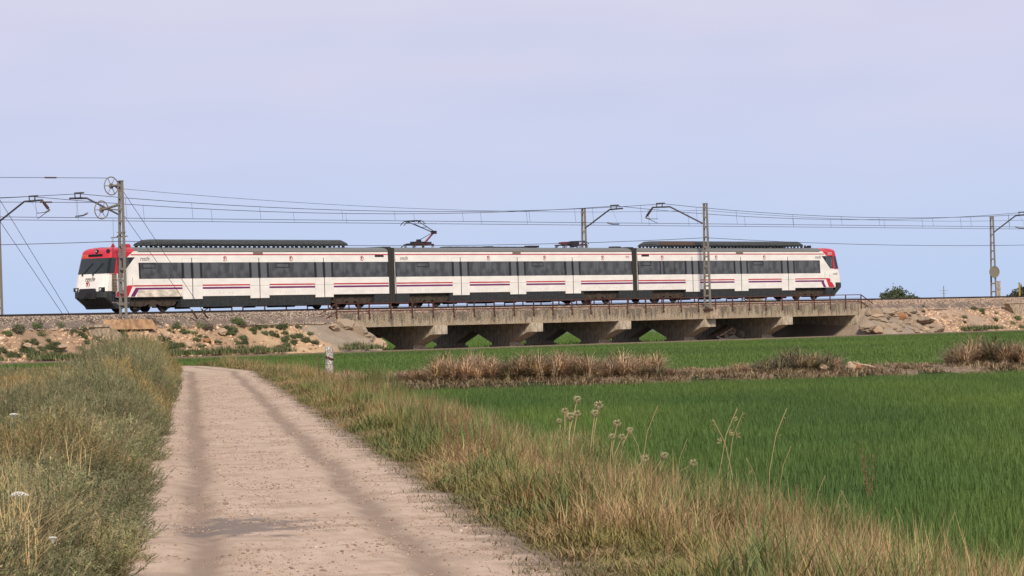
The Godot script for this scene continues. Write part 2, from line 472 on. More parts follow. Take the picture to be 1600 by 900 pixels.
func make_embankment() -> void:
	var cols := func(s: float, w: float, h: float) -> Color:
		var k := clampf(noise_a.get_noise_2d(s * 5.0, w * 8.0) * 0.9 + 0.5, 0, 1)
		var g := clampf(noise_b.get_noise_2d(s * 3.0, w * 3.0) + 0.5, 0, 1)
		var c := Color(0.70, 0.49, 0.30).lerp(Color(0.50, 0.335, 0.21), k)
		if s > -46.0 and s < 0.0: c = c.lerp(Color(0.80, 0.56, 0.33), clampf(0.9 - absf(s + 38.5) / 5.0, 0, 0.8))
		if s < -54.0: c = c.lerp(Color(0.40, 0.27, 0.19), 0.4)
		if s > 30.0: c = Color(0.68, 0.50, 0.36).lerp(Color(0.50, 0.365, 0.26), k)
		var cem := smoothstep(-36.6, -35.9, s - 0.6 * (w - 4.0) + 0.5 * noise_b.get_noise_2d(s, w)) if s < 0 else smoothstep(31.5, 30.5, s)
		c = c.lerp(Color(0.52, 0.425, 0.325).lerp(Color(0.42, 0.34, 0.26), k), cem)
		return c.lerp(c * 0.72, g * 0.5)
	for side in [[-150.0, END_L + 3.4, "embankment"], [END_R - 3.4, 150.0, "embankment"]]:
		var mb := MB.new()
		var ds := 0.33; var s: float = side[0]
		var ws := []
		var w := -13.0
		while w < 8.0:
			ws.append(w); w += 0.24 if w > 2.0 else 1.2
		while s < side[1] - 0.01:
			var s1 := minf(s + ds, side[1])
			for j in ws.size() - 1:
				var a := Vector3(s, bank_h(s, ws[j]), ws[j]); var b := Vector3(s1, bank_h(s1, ws[j]), ws[j])
				var c := Vector3(s1, bank_h(s1, ws[j + 1]), ws[j + 1]); var d := Vector3(s, bank_h(s, ws[j + 1]), ws[j + 1])
				mb.col = cols.call((s + s1) * 0.5, (ws[j] + ws[j + 1]) * 0.5, a.y)
				mb.quad(a, b, c, d, Vector3.UP)
			s = s1
		var o := part(side[2], mb, M.soil)
		o.transform = TR
		o.set_meta("kind", "structure")
		boulders(o, side[0] < -100.0)
	# ballast bed, one strip over bank and bridge
	var mb := MB.new()
	var s := -150.0
	var prof := func(sx: float, j: int) -> Vector3:
		var on := sx > END_L - 0.6 and sx < END_R + 0.6
		var pw := [-8.6, -7.3, -2.6, 1.75, 2.05, 2.3, 2.6] if on else [-9.6, -7.3, -2.6, 1.75, 2.15, 2.6, 3.15]
		var ph := [-0.5, -0.2, -0.2, -0.21, -0.24, -0.36, -0.60] if on else [-1.0, -0.2, -0.2, -0.21, -0.26, -0.5, -0.90]
		var k := noise_b.get_noise_2d(sx * 5.0, j * 7.0) * (0.05 if j > 2 else 0.0)
		return Vector3(sx, ph[j] + k, pw[j] + k)
	while s < 150.0:
		for j in 6:
			var q := clampf(noise_b.get_noise_2d(s * 4.0, j * 3.0) + 0.5, 0, 1)
			mb.col = Color(0.20, 0.155, 0.125).lerp(Color(0.30, 0.235, 0.19), q)
			mb.quad(prof.call(s, j), prof.call(s + 0.4, j), prof.call(s + 0.4, j + 1), prof.call(s, j + 1), Vector3(0, 1, 0.3))
		s += 0.4
	var bal := part("ballast_bed", mb, M.soil)
	bal.transform = TR; bal.set_meta("kind", "structure")
	# ballast stones on its visible shoulder
	var xf := []; var cl := []
	for i in 52000:
		var sx := rng.randf_range(-75.0, 75.0)
		var on := sx > END_L - 0.6 and sx < END_R + 0.6
		var t := rng.randf()
		var w := lerpf(1.75, 2.6 if on else 3.35, t)
		var h := (lerpf(-0.20, -0.58, smoothstep(0.3, 1.0, t)) if on else lerpf(-0.20, -0.98, smoothstep(0.15, 1.0, t)))
		if not on and t > 0.8 and sx < -44.0 and rng.randf() < 0.4: continue
		var z := rng.randf_range(0.03, 0.062)
		xf.append(TR * Transform3D(Basis.from_euler(Vector3(rng.randf() * 6, rng.randf() * 6, rng.randf() * 6)).scaled(Vector3.ONE * z), Vector3(sx, h + rng.randf_range(-0.02, 0.035), w)))
		var q := rng.randf()
		var c := Color(0.23, 0.19, 0.16) if q < 0.4 else (Color(0.40, 0.31, 0.24) if q < 0.72 else (Color(0.12, 0.095, 0.085) if q < 0.9 else Color(0.50, 0.42, 0.35)))
		if sx > END_L and sx < 80 : c = c.lerp(Color(0.44, 0.29, 0.2), 0.3)
		cl.append(c)
	scatter("ballast_stones", rock_mesh(8, 0), M.stone, xf, cl, "crushed stone ballast on the shoulder of the railway track", "ballast")
	# rubble on the slopes
	xf = []; cl = []
	for i in 42000:
		var sx := rng.randf_range(-72.0, 70.0)
		if sx > END_L - 3.5 and sx < END_R + 5.0: continue
		var w := rng.randf_range(3.0, 6.6)
		var nn := noise_a.get_noise_2d(sx * 7.0 + 50.0, w * 7.0)
		if nn < rng.randf_range(-0.5, 0.25): continue
		if sx > -43.0 and sx < -34.0 and rng.randf() < 0.65: continue
		var z := 0.025 + 0.12 * pow(rng.randf(), 4.0)
		xf.append(TR * Transform3D(Basis.from_euler(Vector3(rng.randf() * 6, rng.randf() * 6, rng.randf() * 6)).scaled(Vector3(z * 1.3, z, z)), Vector3(sx, bank_h(sx, w) + z * 0.15, w)))
		var q := rng.randf()
		cl.append(Color(0.60, 0.43, 0.28).lerp(Color(0.42, 0.27, 0.17), rng.randf()) if q < 0.6 else (Color(0.25, 0.165, 0.115) if q < 0.95 else Color(0.62, 0.50, 0.38)))
	scatter("slope_rubble", rock_mesh(12, 0), M.stone, xf, cl, "pale broken stones littering the embankment slopes", "rubble")

func boulders(parent: Node3D, left: bool) -> void:
	var list := []
	if left:
		# s, h above ground line offset, w, size xyz, kind
		list = [[-32.3, -1.15, 3.7, 0.75, 0.45, 0.6, 0], [-31.5, -1.45, 4.0, 0.95, 0.62, 0.8, 0], [-31.0, -2.05, 4.4, 0.85, 0.55, 0.7, 0], [-30.6, -2.4, 4.9, 0.7, 0.4, 0.6, 1], [-32.4, -2.3, 5.2, 0.7, 0.35, 0.6, 0], [-33.5, -1.25, 4.0, 0.5, 0.25, 0.4, 1], [-29.9, -2.5, 4.6, 0.5, 0.25, 0.4, 1], [-48.4, -1.55, 4.4, 0.35, 0.25, 0.3, 1], [-45.6, -1.9, 5.0, 0.3, 0.22, 0.3, 2], [-43.6, -1.35, 4.3, 0.33, 0.22, 0.3, 1], [-60.0, -1.9, 5.2, 0.35, 0.2, 0.3, 1], [-57.5, -2.0, 5.4, 0.3, 0.2, 0.3, 1], [-53.6, -1.6, 4.6, 0.25, 0.2, 0.25, 1], [-50.3, -2.2, 5.3, 0.3, 0.2, 0.25, 1], [-47.4, -2.1, 5.2, 0.28, 0.22, 0.25, 1]]
	else:
		for i in 64:
			var s := rng.randf_range(25.4, 32.0); var w := rng.randf_range(3.0, 6.3)
			var z := rng.randf_range(0.2, 0.55)
			list.append([s, bank_h(s, w) - 0.02, w, z * 1.25, z * 0.62, z * 0.9, 0 if rng.randf() < 0.75 else 1])
		list.append_array([[29.0, -1.5, 4.35, 0.42, 0.42, 0.3, 2], [24.3, -2.2, 4.5, 0.75, 0.42, 0.6, 0], [24.9, -2.5, 5.1, 0.5, 0.3, 0.45, 1], [31.3, -1.9, 5.0, 1.1, 0.35, 0.7, 0], [26.5, -1.2, 3.7, 0.8, 0.4, 0.6, 0], [28.3, -1.15, 3.6, 0.9, 0.4, 0.6, 0]])
	var kinds := [M.rock, M.rock_pale, M.rock_orange]
	for i in list.size():
		var b: Array = list[i]
		var o := put("boulder", rock_mesh(20 + i % 7, 2), kinds[b[6]], parent)
		o.transform = Transform3D(Basis.from_euler(Vector3(rng.randf_range(-0.3, 0.3), rng.randf() * 6.0, rng.randf_range(-0.3, 0.3))).scaled_local(Vector3(b[3], b[4], b[5])), Vector3(b[0], b[1], b[2]))

# ------------------------------------------------------------------ bridge
func stained_face(mb: MB, x0: float, x1: float, y0: float, y1: float, z: float) -> void:
	# weathered concrete: dark rain streaks of uneven length running down from the top edge
	var fn := FastNoiseLite.new(); fn.seed = 63; fn.frequency = 1.0; fn.fractal_octaves = 3
	var nx := int((x1 - x0) / 0.07); var ny := 12
	for i in nx:
		var xa := lerpf(x0, x1, float(i) / nx); var xb := lerpf(x0, x1, float(i + 1) / nx)
		var dirt := clampf(0.75 + 1.2 * fn.get_noise_1d(xa * 0.9) + 0.9 * fn.get_noise_1d(xa * 5.0 + 50.0), 0.0, 1.0)
		var long := 0.25 + 0.75 * clampf(0.5 + 1.1 * fn.get_noise_1d(xa * 3.0 + 200.0), 0, 1)
		for j in ny:
			var ya := lerpf(y0, y1, float(j) / ny); var yb := lerpf(y0, y1, float(j + 1) / ny)
			var down := 1.0 - (j + 0.5) / ny
			var k := dirt * clampf((long - down) * 5.0 + 0.5, 0.0, 1.0) * (0.75 + 0.6 * fn.get_noise_2d(xa * 6.0, ya * 5.0))
			mb.col = Color(0.56, 0.47, 0.35).lerp(Color(0.50, 0.39, 0.26), clampf(0.5 + fn.get_noise_2d(xa * 0.7, ya * 2.0), 0, 1)).lerp(Color(0.11, 0.10, 0.085), clampf(k, 0, 0.78))
			mb.quad(Vector3(xa, ya, z), Vector3(xb, ya, z), Vector3(xb, yb, z), Vector3(xa, yb, z), Vector3(0, 0, 1))

func make_bridge() -> void:
	var t := thing("railway_bridge", "low concrete railway bridge on hammerhead piers with rusty railings", "bridge", TR * Transform3D(Basis.IDENTITY, Vector3(-2.8, 0, 0)))
	var ox := 2.8
	for dk in [0.0, -5.32]:
		var mb := MB.new()
		# deck slab with an upstand edge beam on its outer side
		mb.span(Vector3(END_L - 0.6 + ox, -1.26, -2.6 + dk), Vector3(END_R + 0.5 + ox, -0.62, 2.6 + dk))
		part("deck_slab", mb, M.concrete_pier, t)
	for e in [[2.6, 2.78], [-8.10, -7.92]]:
		var s0 := END_L - 0.5
		while s0 < END_R:
			var s1 := minf(s0 + 9.6, END_R + 0.4)
			var mb := MB.new()
			mb.col = Color(0.40, 0.335, 0.25)
			mb.prism(PackedVector2Array([Vector2(s0 + ox, -1.29), Vector2(s1 - 0.012 + ox, -1.29), Vector2(s1 - 0.012 + ox, -0.43), Vector2(s0 + ox, -0.43)]), e[0], e[1] - 0.004)
			if e[0] > 0.0: stained_face(mb, s0 + ox, s1 - 0.012 + ox, -1.29, -0.43, e[1])
			part("edge_beam", mb, M.concrete, t)
			s0 += 9.6
	var ps := [-22.3, -12.55, -2.97, 6.8, 16.25]
	for row in [0.0, -5.32]:
		for s in ps:
			var mb := MB.new()
			var cap := PackedVector2Array([Vector2(-2.85 + 0.2, -1.26), Vector2(-2.65, -1.75), Vector2(-2.3, -1.9), Vector2(-0.85, -2.6), Vector2(-0.85, -3.1), Vector2(0.85, -3.1), Vector2(0.85, -2.6), Vector2(2.45, -1.9), Vector2(2.9, -1.88), Vector2(2.9, -1.30), Vector2(2.5, -1.26)])
			if row < -1.0:
				cap = PackedVector2Array([Vector2(-2.9, -1.3), Vector2(-2.9, -1.88), Vector2(-2.45, -1.9), Vector2(-0.85, -2.6), Vector2(-0.85, -3.1), Vector2(0.85, -3.1), Vector2(0.85, -2.6), Vector2(2.3, -1.9), Vector2(2.65, -1.75), Vector2(2.65, -1.26), Vector2(-2.5, -1.26)])
			mb.prism(cap, -0.6, 0.6)
			var o := part("pier", mb, M.concrete_pier, t)
			# polygon x runs towards the camera
			o.transform = Transform3D(Basis(Vector3(0, 0, 1), Vector3(0, 1, 0), Vector3(-1, 0, 0)), Vector3(s + ox, 0, row))
			var f := MB.new()
			f.box(Vector3(0, -3.0, 0), Vector3(1.9, 0.45, 1.5))
			part("footing", f, M.concrete_plain, o)
	# abutments: end walls like a half pier
	for e in [[END_L + 0.35, 1.0], [END_R - 0.35, -1.0]]:
		for row in [0.0, -5.32]:
			var mb := MB.new()
			mb.prism(PackedVector2Array([Vector2(-2.66, -1.3), Vector2(-2.66, -2.2), Vector2(-1.2, -2.75), Vector2(1.2, -2.75), Vector2(2.2, -2.1), Vector2(2.85, -1.9), Vector2(2.85, -1.30)]), -0.5, 0.5)
			var o := part("abutment", mb, M.concrete_pier, t)
			o.transform = Transform3D(Basis(Vector3(0, 0, 1), Vector3(0, 1, 0), Vector3(-1, 0, 0)), Vector3(e[0] + ox, 0, row))
	var mw := MB.new()
	mw.span(Vector3(6.25 + ox, -1.29, 2.783), Vector3(7.4 + ox, -0.62, 3.35))
	part("mast_bracket", mw, M.concrete_plain, t)
	# railings
	var posts := [-32.1, -30.09, -29.07, -27.02]
	var x := -24.98
	while x < 25.9:
		posts.append(x); x += 2.035
	for rl in [[2.80, 0.0, 2.84], [-8.12, -1.06, -8.16]]:
		var mb := MB.new()
		var sa: float = posts[0] + rl[1] + ox; var sb: float = posts[-1] + rl[1] + ox
		var zf: float = rl[0]
		for h in [0.30, -0.22]:
			mb.bar(Vector3(sa, h, zf), Vector3(sb, h, zf), 0.05, 0.06)
			mb.bar(Vector3(sa, h, zf), Vector3(sa - 1.6, h - 0.72, zf), 0.05, 0.06)
			mb.bar(Vector3(sb, h, zf), Vector3(sb + 1.6, h - 0.72, zf), 0.05, 0.06)
		mb.bar(Vector3(sa, 0.04, zf), Vector3(sb, 0.04, zf), 0.03, 0.03)
		var r := part("railing", mb, M.rust, t)
		for p in posts:
			var q := MB.new()
			q.box(Vector3(0, -0.21, 0), Vector3(0.07, 1.03, 0.07))
			q.box(Vector3(0, -0.68, 0), Vector3(0.13, 0.12, 0.09))
			var o := part("railing_post", q, M.rust, r)
			o.position = Vector3(p + rl[1] + ox, 0, zf)
	# rubble lying under the bridge
	var d := thing("rubble_heap", "heap of broken slabs lying under the bridge between the right piers", "rubble", TR * Transform3D(Basis.IDENTITY, Vector3(13.2, -2.62, -0.6)))
	for b in [[0.3, 0.35, 0.0, 0.75, 0.4, 0.6], [-0.5, 0.15, 0.3, 0.6, 0.3, 0.5], [1.2, 0.15, 0.2, 0.45, 0.35, 0.4], [-1.2, 0.1, 0.5, 0.5, 0.2, 0.4]]:
		var o := put("broken_block", rock_mesh(31 + int(b[0] * 7), 1), M.rock, d)
		o.transform = Transform3D(Basis.from_euler(Vector3(0, b[0] * 3.0, 0.3)).scaled_local(Vector3(b[3], b[4], b[5])), Vector3(b[0], b[1], b[2]))
	var sl := MB.new()
	sl.box(Vector3(-1.3, 0.3, 0.6), Vector3(1.7, 0.12, 0.7), Basis(Vector3(0, 0, 1), 0.32))
	part("slab", sl, M.concrete_plain, d)

func make_track() -> void:
	for tk in [[0.0, "near railway track of two brown rails under the train", "rail_track"], [-5.32, "far railway track of two brown rails behind the train", "rail_track"]]:
		var t := thing(tk[2], tk[1], "railway track", TR * Transform3D(Basis.IDENTITY, Vector3(0, 0, tk[0])), "railway tracks")
		for sg in [-1.0, 1.0]:
			var mb := MB.new()
			var z: float = 0.87 * sg
			mb.span(Vector3(-150, -0.045, z - 0.036), Vector3(150, 0, z + 0.036))
			mb.span(Vector3(-150, -0.14, z - 0.012), Vector3(150, -0.045, z + 0.012))
			mb.span(Vector3(-150, -0.165, z - 0.07), Vector3(150, -0.14, z + 0.07))
			part("rail", mb, M.rail, t)
	# the cess edge strip where cables run, seen as a thin dark line
	var c := MB.new()
	c.span(Vector3(-150, -0.22, 1.5), Vector3(150, -0.07, 1.62))
	var o := part("track_kerb", c, M.rail)
	o.transform = TR
	o.set_meta("kind", "structure")

# ------------------------------------------------------------------ train
const SX := 12.7
func wside(h: float) -> float:
	return 1.45 if h < 2.03 else 1.45 - 0.07 * (h - 2.03) / 1.71

func V(s: float, h: float, w: float) -> Vector3: return Vector3(s + SX, h, w)

func side_panel(mb: MB, poly: Array, off: float, thick := 0.02) -> void:
	# polygon of (s, h) laid on the near body side; every edge and cap follows the body side
	var p := PackedVector2Array()
	for q in poly: p.append(Vector2(q[0], q[1]))
	var idx := Geometry2D.triangulate_polygon(p)
	for i in range(0, idx.size(), 3):
		var q := []
		for k in 3: q.append(V(p[idx[i + k]].x, p[idx[i + k]].y, wside(p[idx[i + k]].y) + off))
		mb.tri(q[0], q[1], q[2], Vector3(0, 0, 1))
	var ccw := not Geometry2D.is_polygon_clockwise(p)
	for i in p.size():
		var a := p[i]; var b := p[(i + 1) % p.size()]
		var wa := wside(a.y) + off; var wb := wside(b.y) + off
		var o := Vector3(b.y - a.y, a.x - b.x, 0) * (1.0 if ccw else -1.0)
		mb.quad(V(a.x, a.y, wa), V(b.x, b.y, wb), V(b.x, b.y, wb - thick), V(a.x, a.y, wa - thick), o)

func side_rect(mb: MB, s0: float, s1: float, h0: float, h1: float, off: float, thick := 0.02) -> void:
	side_panel(mb, [[s0, h0], [s1, h0], [s1, h1], [s0, h1]], off, thick)

func strip(mb: MB, s0: float, s1: float, prof: Array, both := true) -> void:
	for sg in ([1.0, -1.0] if both else [1.0]):
		for i in prof.size() - 1:
			var a: Vector2 = prof[i]; var b: Vector2 = prof[i + 1]
			mb.quad(V(s0, a.y, a.x * sg), V(s1, a.y, a.x * sg), V(s1, b.y, b.x * sg), V(s0, b.y, b.x * sg), Vector3(0, 0.3 if a.x != b.x else 0.0, sg))

func lettering(txt: String, size: float, m: Material, parent: Node, at: Vector3, yaw := 0.0, slant := 0.0, wide := 1.0) -> void:
	var tm := TextMesh.new()
	var f := SystemFont.new()
	f.font_names = PackedStringArray(["Droid Serif"]); f.font_italic = slant > 0.0
	tm.font = f; tm.text = txt; tm.font_size = 48; tm.pixel_size = size / 36.0; tm.depth = 0.012
	tm.horizontal_alignment = HORIZONTAL_ALIGNMENT_CENTER; tm.vertical_alignment = VERTICAL_ALIGNMENT_CENTER
	var o := put("lettering", tm, m, parent)
	o.transform = Transform3D(Basis(Vector3.UP, yaw) * Basis(Vector3(wide, 0, 0), Vector3(slant, 1, 0), Vector3(0, 0, 1)), at)

func emblem(parent: Node, at: Vector3, yaw: float, r: float) -> void:
	var mb := MB.new()
	mb.ring(Vector3.ZERO, Vector3(0, 0, 1), r, r * 0.13, 20, 0.5, TAU - 0.35)
	mb.ring(Vector3(-r * 0.25, r * 0.1, 0), Vector3(0, 0, 1), r * 0.42, r * 0.17, 10, 1.2, 5.2)
	mb.disc(Vector3(-r * 0.45, r * 0.3, 0), Vector3(0, 0, 1), r * 0.33, 0.02, 10)
	var o := part("emblem", mb, M.logo_red, parent)
	o.transform = Transform3D(Basis(Vector3.UP, yaw).scaled_local(Vector3(1, 1, 0.3)), at)

const ROOFP := [Vector2(1.38, 3.74), Vector2(1.31, 3.86), Vector2(1.1, 3.955), Vector2(0.7, 4.01), Vector2(0, 4.03)]

func make_train() -> void:
	var t := thing("commuter_train", "white three-car electric train with red cab ends and purple stripes crossing the bridge", "train", TR * Transform3D(Basis.IDENTITY, Vector3(-SX, 0, 0)))
	var cars := [
		{"a": -47.9, "b": -25.75, "doors": [-43.46, -37.65, -31.82], "hop": [[-47.6, -46.5], [-36.15, -34.95]], "w0": -47.75, "w1": -25.85, "emb": [-40.6, -34.78, -28.24], "txt": -47.35, "vent": -37.7, "blk": -26.58, "st0": -48.3, "st1": -25.78, "joints": [-45.3, -44.75, -41.9, -40.0, -34.9, -33.6, -30.0, -28.1, -27.0]},
		{"a": -25.05, "b": -0.32, "doors": [-18.66, -12.82, -6.95], "hop": [[-22.98, -21.79], [-11.27, -10.08]], "w0": -24.98, "w1": -0.4, "emb": [-15.8, -9.91, -3.6], "txt": -24.2, "vent": -12.85, "blk": 99.0, "st0": -25.02, "st1": -0.34, "joints": [-24.6, -23.2, -21.75, -20.6, -16.6, -14.8, -9.9, -8.7, -4.4, -2.4]},
		{"a": 0.32, "b": 22.5, "doors": [6.63, 12.49, 18.36], "hop": [[0.68, 1.85], [14.03, 15.24]], "w0": 0.4, "w1": 22.75, "emb": [3.15, 9.53, 15.42], "txt": 22.3, "vent": 12.4, "blk": 1.22, "st0": 0.34, "st1": 23.4, "joints": [1.95, 4.6, 8.6, 10.4, 15.3, 16.6, 20.8]}]
	for c in cars:
		var mb := MB.new()
		strip(mb, c.a, c.b, [Vector2(1.38, 0.90), Vector2(1.45, 0.92), Vector2(1.45, 2.03), Vector2(1.42, 2.03)])
		strip(mb, c.a, c.b, [Vector2(wside(3.04) - 0.03, 3.04), Vector2(wside(3.04), 3.04), Vector2(1.38, 3.74)])
		for e in [[c.a, -1.0], [c.b, 1.0]]:
			mb.quad(V(e[0], 0.9, 1.4), V(e[0], 0.9, -1.4), V(e[0], 3.74, -1.36), V(e[0], 3.74, 1.36), Vector3(e[1], 0, 0))
		var body := part("carriage_body", mb, M.white, t)
		mb = MB.new()
		strip(mb, c.a, c.b, [Vector2(1.425, 2.02), Vector2(wside(3.05) - 0.025, 3.05)])
		part("window_band", mb, M.rubber, body)
		mb = MB.new()
		strip(mb, c.a, c.b, ROOFP)
		strip(mb, c.a, c.b, [Vector2(1.395, 3.70), Vector2(1.41, 3.745), Vector2(1.37, 3.775)])
		part("roof", mb, M.roof, body)
		# glazing between the doors
		var edges: Array = [c.w0]
		for d in c.doors: edges.append(d - 0.86); edges.append(d + 0.86)
		edges.append(c.w1)
		for i in range(0, edges.size(), 2):
			var cut := [edges[i]]
			for j in c.joints:
				if j > edges[i] + 0.25 and j < edges[i + 1] - 0.25: cut.append(j)
			cut.append(edges[i + 1])
			for k in cut.size() - 1:
				if cut[k + 1] - cut[k] < 0.1: continue
				mb = MB.new()
				side_rect(mb, cut[k] + 0.012, cut[k + 1] - 0.012, 2.04, 3.03, -0.006, 0.018)
				var win := part("window", mb, M.glass, t)
				for h in c.hop:
					if h[0] > cut[k] - 0.3 and h[0] < cut[k + 1] - 0.3:
						mb = MB.new()
						for r in [[h[0], h[1], 2.95, 3.0], [h[0], h[1], 2.68, 2.73], [h[0], h[0] + 0.05, 2.73, 2.95], [h[1] - 0.05, h[1], 2.73, 2.95]]: side_rect(mb, r[0], r[1], r[2], r[3], 0.008, 0.02)
						part("hopper_frame", mb, M.seal, win)
		# doors: two leaves each
		for d in c.doors:
			for sg in [-1.0, 1.0]:
				var x0: float = d + (0.018 if sg > 0 else -0.82); var x1: float = d + (0.82 if sg > 0 else -0.018)
				mb = MB.new()
				side_rect(mb, x0, x1, 0.75, 2.03, 0.012, 0.04)
				var leaf := part("door_leaf", mb, M.white, t)
				mb = MB.new()
				side_rect(mb, x0, x1, 3.04, 3.30, 0.012, 0.04)
				part("upper_panel", mb, M.white, leaf)
				mb = MB.new()
				side_rect(mb, x0 + (0.10 if sg > 0 else 0.15), x1 - (0.15 if sg > 0 else 0.10), 2.035, 3.035, 0.004, 0.02)
				part("door_window", mb, M.door_glass, leaf)
				mb = MB.new()
				side_rect(mb, (x1 - 0.15) if sg > 0 else x0, x1 if sg > 0 else (x0 + 0.15), 2.035, 3.035, 0.006, 0.03)
				side_rect(mb, x0 if sg > 0 else (x1 - 0.10), (x0 + 0.10) if sg > 0 else x1, 2.035, 3.035, 0.006, 0.03)
				part("door_seal", mb, M.seal, leaf)
			mb = MB.new()
			side_rect(mb, d - 0.835, d + 0.835, 0.735, 2.029, 0.002, 0.03)
			part("door_frame", mb, M.mark, body)
			mb = MB.new()
			side_rect(mb, d - 0.835, d + 0.835, 3.041, 3.315, 0.002, 0.03)
			part("door_frame", mb, M.mark, body)
			mb = MB.new()
			side_rect(mb, d - 0.03, d + 0.03, 0.75, 2.03, 0.0135, 0.02)
			part("door_gap", mb, M.rubber, body)
			mb = MB.new()
			side_rect(mb, d - 0.03, d + 0.03, 3.04, 3.32, 0.0135, 0.02)
			part("door_gap", mb, M.rubber, body)
			mb = MB.new()
			side_rect(mb, d - 0.85, d + 0.85, 1.55, 1.575, 0.0125, 0.002)
			part("panel_line", mb, M.mark, body)
		# stripes
		mb = MB.new()
		side_rect(mb, c.a, c.b, 3.49, 3.56, 0.003, 0.006)
		part("stripe", mb, M.stripe_red, body)
		var se: Array = [c.st0]
		for d in c.doors: se.append(d - 0.86); se.append(d + 0.86)
		se.append(c.st1)
		for i in range(0, se.size(), 2):
			var p0: float = se[i]; var p1: float = se[i + 1]
			mb = MB.new(); side_rect(mb, p0, p1, 1.56, 1.65, 0.003, 0.006); part("stripe", mb, M.stripe_red, body)
			if p0 < -48: p0 += 0.35
			if p1 > 23: p1 -= 0.45
			mb = MB.new(); side_rect(mb, p0, p1, 1.37, 1.49, 0.003, 0.006); part("stripe", mb, M.purple, body)
			# small stencilled marks low on the wall
			mb = MB.new()
			var q := p0 + 0.9
			while q < p1 - 1.3:
				if fmod(absf(q * 7.3), 3.0) < 1.9:
					mb = MB.new()
					side_rect(mb, q, q + 0.08, 1.08, 1.16, 0.003, 0.006)
					part("stencil", mb, M.faint, body)
				q += 0.27
		for e in c.emb: emblem(body, V(e, 3.27, wside(3.27) + 0.01), 0.0, 0.15)
		lettering("renfe", 0.24, M.ink, body, V(c.txt, 3.27, wside(3.27) + 0.004), 0.0, 0.25, 0.95)
		mb = MB.new(); side_rect(mb, c.vent - 0.42, c.vent + 0.42, 3.55, 3.73, 0.03, 0.04); part("vent_grille", mb, M.vent, body)
		if c.blk < 50.0:
			mb = MB.new(); side_rect(mb, c.blk - 0.42, c.blk + 0.42, 3.37, 3.5, 0.02, 0.03); part("vent_grille", mb, M.rubber, body)
	lettering("8261", 0.14, M.logo_red, t, V(-0.8, 3.33, wside(3.33) + 0.004))
	# mullions on the last carriage
	var ml := MB.new()
	side_rect(ml, 2.82, 2.94, 2.04, 3.03, 0.006, 0.02); side_rect(ml, 3.25, 3.37, 2.04, 3.03, 0.006, 0.02)
	part("mullion", ml, M.seal, t)
	var du := MB.new()
	side_rect(du, -48.1, -44.34, 0.93, 1.34, 0.003, 0.006)
	part("dusty_panel", du, M.dusty_white, t)
	# skirts and underframe
	for k in [[-48.6, -49.6], [-44.4, -31.2], [-27.1, -25.78], [-25.02, -23.75], [-19.75, -5.75], [-1.85, -0.34], [0.34, 1.95], [5.75, 19.15], [23.25, 24.2]]:
		var a := minf(k[0], k[1]); var b := maxf(k[0], k[1])
		var mb := MB.new()
		for sg in [1.0, -1.0]:
			mb.quad(V(a, 0.25, 1.36 * sg), V(b, 0.25, 1.36 * sg), V(b, 0.92, 1.41 * sg), V(a, 0.92, 1.41 * sg), Vector3(0, 0, sg))
		mb.quad(V(a, 0.25, 1.36), V(b, 0.25, 1.36), V(b, 0.25, -1.36), V(a, 0.25, -1.36), Vector3.DOWN)
		for e in [[a, -1.0], [b, 1.0]]: mb.quad(V(e[0], 0.25, 1.36), V(e[0], 0.92, 1.41), V(e[0], 0.92, -1.41), V(e[0], 0.25, -1.36), Vector3(e[1], 0, 0))
		var sk := part("skirt", mb, M.dark, t)
		if b - a > 5.0:
			var q := MB.new()
			for i in 7:
				var x := lerpf(a + 0.8, b - 0.8, (i + 0.5 * sin(i * 2.1) * 0.5) / 6.0)
				q.box(V(x, 0.2, 0.6), Vector3(0.5 + 0.3 * sin(i * 3.7), 0.12, 0.9))
			part("under_box", q, M.under, sk)
	var uf := MB.new()
	uf.span(V(-49.6, 0.62, -1.2), V(24.2, 0.93, 1.2))
	part("underframe", uf, M.under, t)
	# gangways
	for g in [-25.4, 0.0]:
		var mb := MB.new()
		for i in 5:
			var s0: float = g - 0.35 + 0.14 * i
			mb.prism(PackedVector2Array([Vector2(s0 + 0.005 + SX, 0.30), Vector2(s0 + 0.135 + SX, 0.30), Vector2(s0 + 0.135 + SX, 3.98), Vector2(s0 + 0.005 + SX, 3.98)]), -1.33 - 0.02 * (i % 2), 1.33 + 0.02 * (i % 2))
		mb.span(V(g - 0.36, 3.96, -1.0), V(g + 0.36, 4.06, 1.0))
		part("gangway_bellows", mb, M.bellows, t)
	for b in [-46.6, -29.15, -21.7, -3.85, 3.85, 21.2]: make_bogie(t, b)
	for d in [-1.0, 1.0]: make_cab(t, d)
	# roof equipment covers
	for f in [[-46.2, -29.05, 1.15], [3.2, 21.05, 0.0]]:
		var mb := MB.new()
		var pr := [Vector2(0.95, 4.16), Vector2(0.98, 4.24), Vector2(0.9, 4.44), Vector2(0.7, 4.51), Vector2(0, 4.53)]
		var a: float = f[0]; var b: float = f[1]
		strip(mb, a + 0.45, b - 0.45, pr)
		for e in [[a, a + 0.45, -1.0], [b, b - 0.45, 1.0]]:
			for sg in [1.0, -1.0]:
				for i in 4:
					var p0: Vector2 = pr[i]; var p1: Vector2 = pr[i + 1]
					var q0 := Vector2(p0.x * 0.96, 4.16 + (p0.y - 4.16) * 0.45); var q1 := Vector2(p1.x * 0.96, 4.16 + (p1.y - 4.16) * 0.45)
					mb.quad(V(e[1], p0.y, p0.x * sg), V(e[1], p1.y, p1.x * sg), V(e[0], q1.y, q1.x * sg), V(e[0], q0.y, q0.x * sg), Vector3(e[2], 1, sg * 0.5))
					mb.tri(V(e[0], 4.16, 0), V(e[0], q0.y, q0.x * sg), V(e[0], q1.y, q1.x * sg), Vector3(e[2], 0, 0))
		mb.span(V(a, 4.14, -0.94), V(b, 4.165, 0.94))
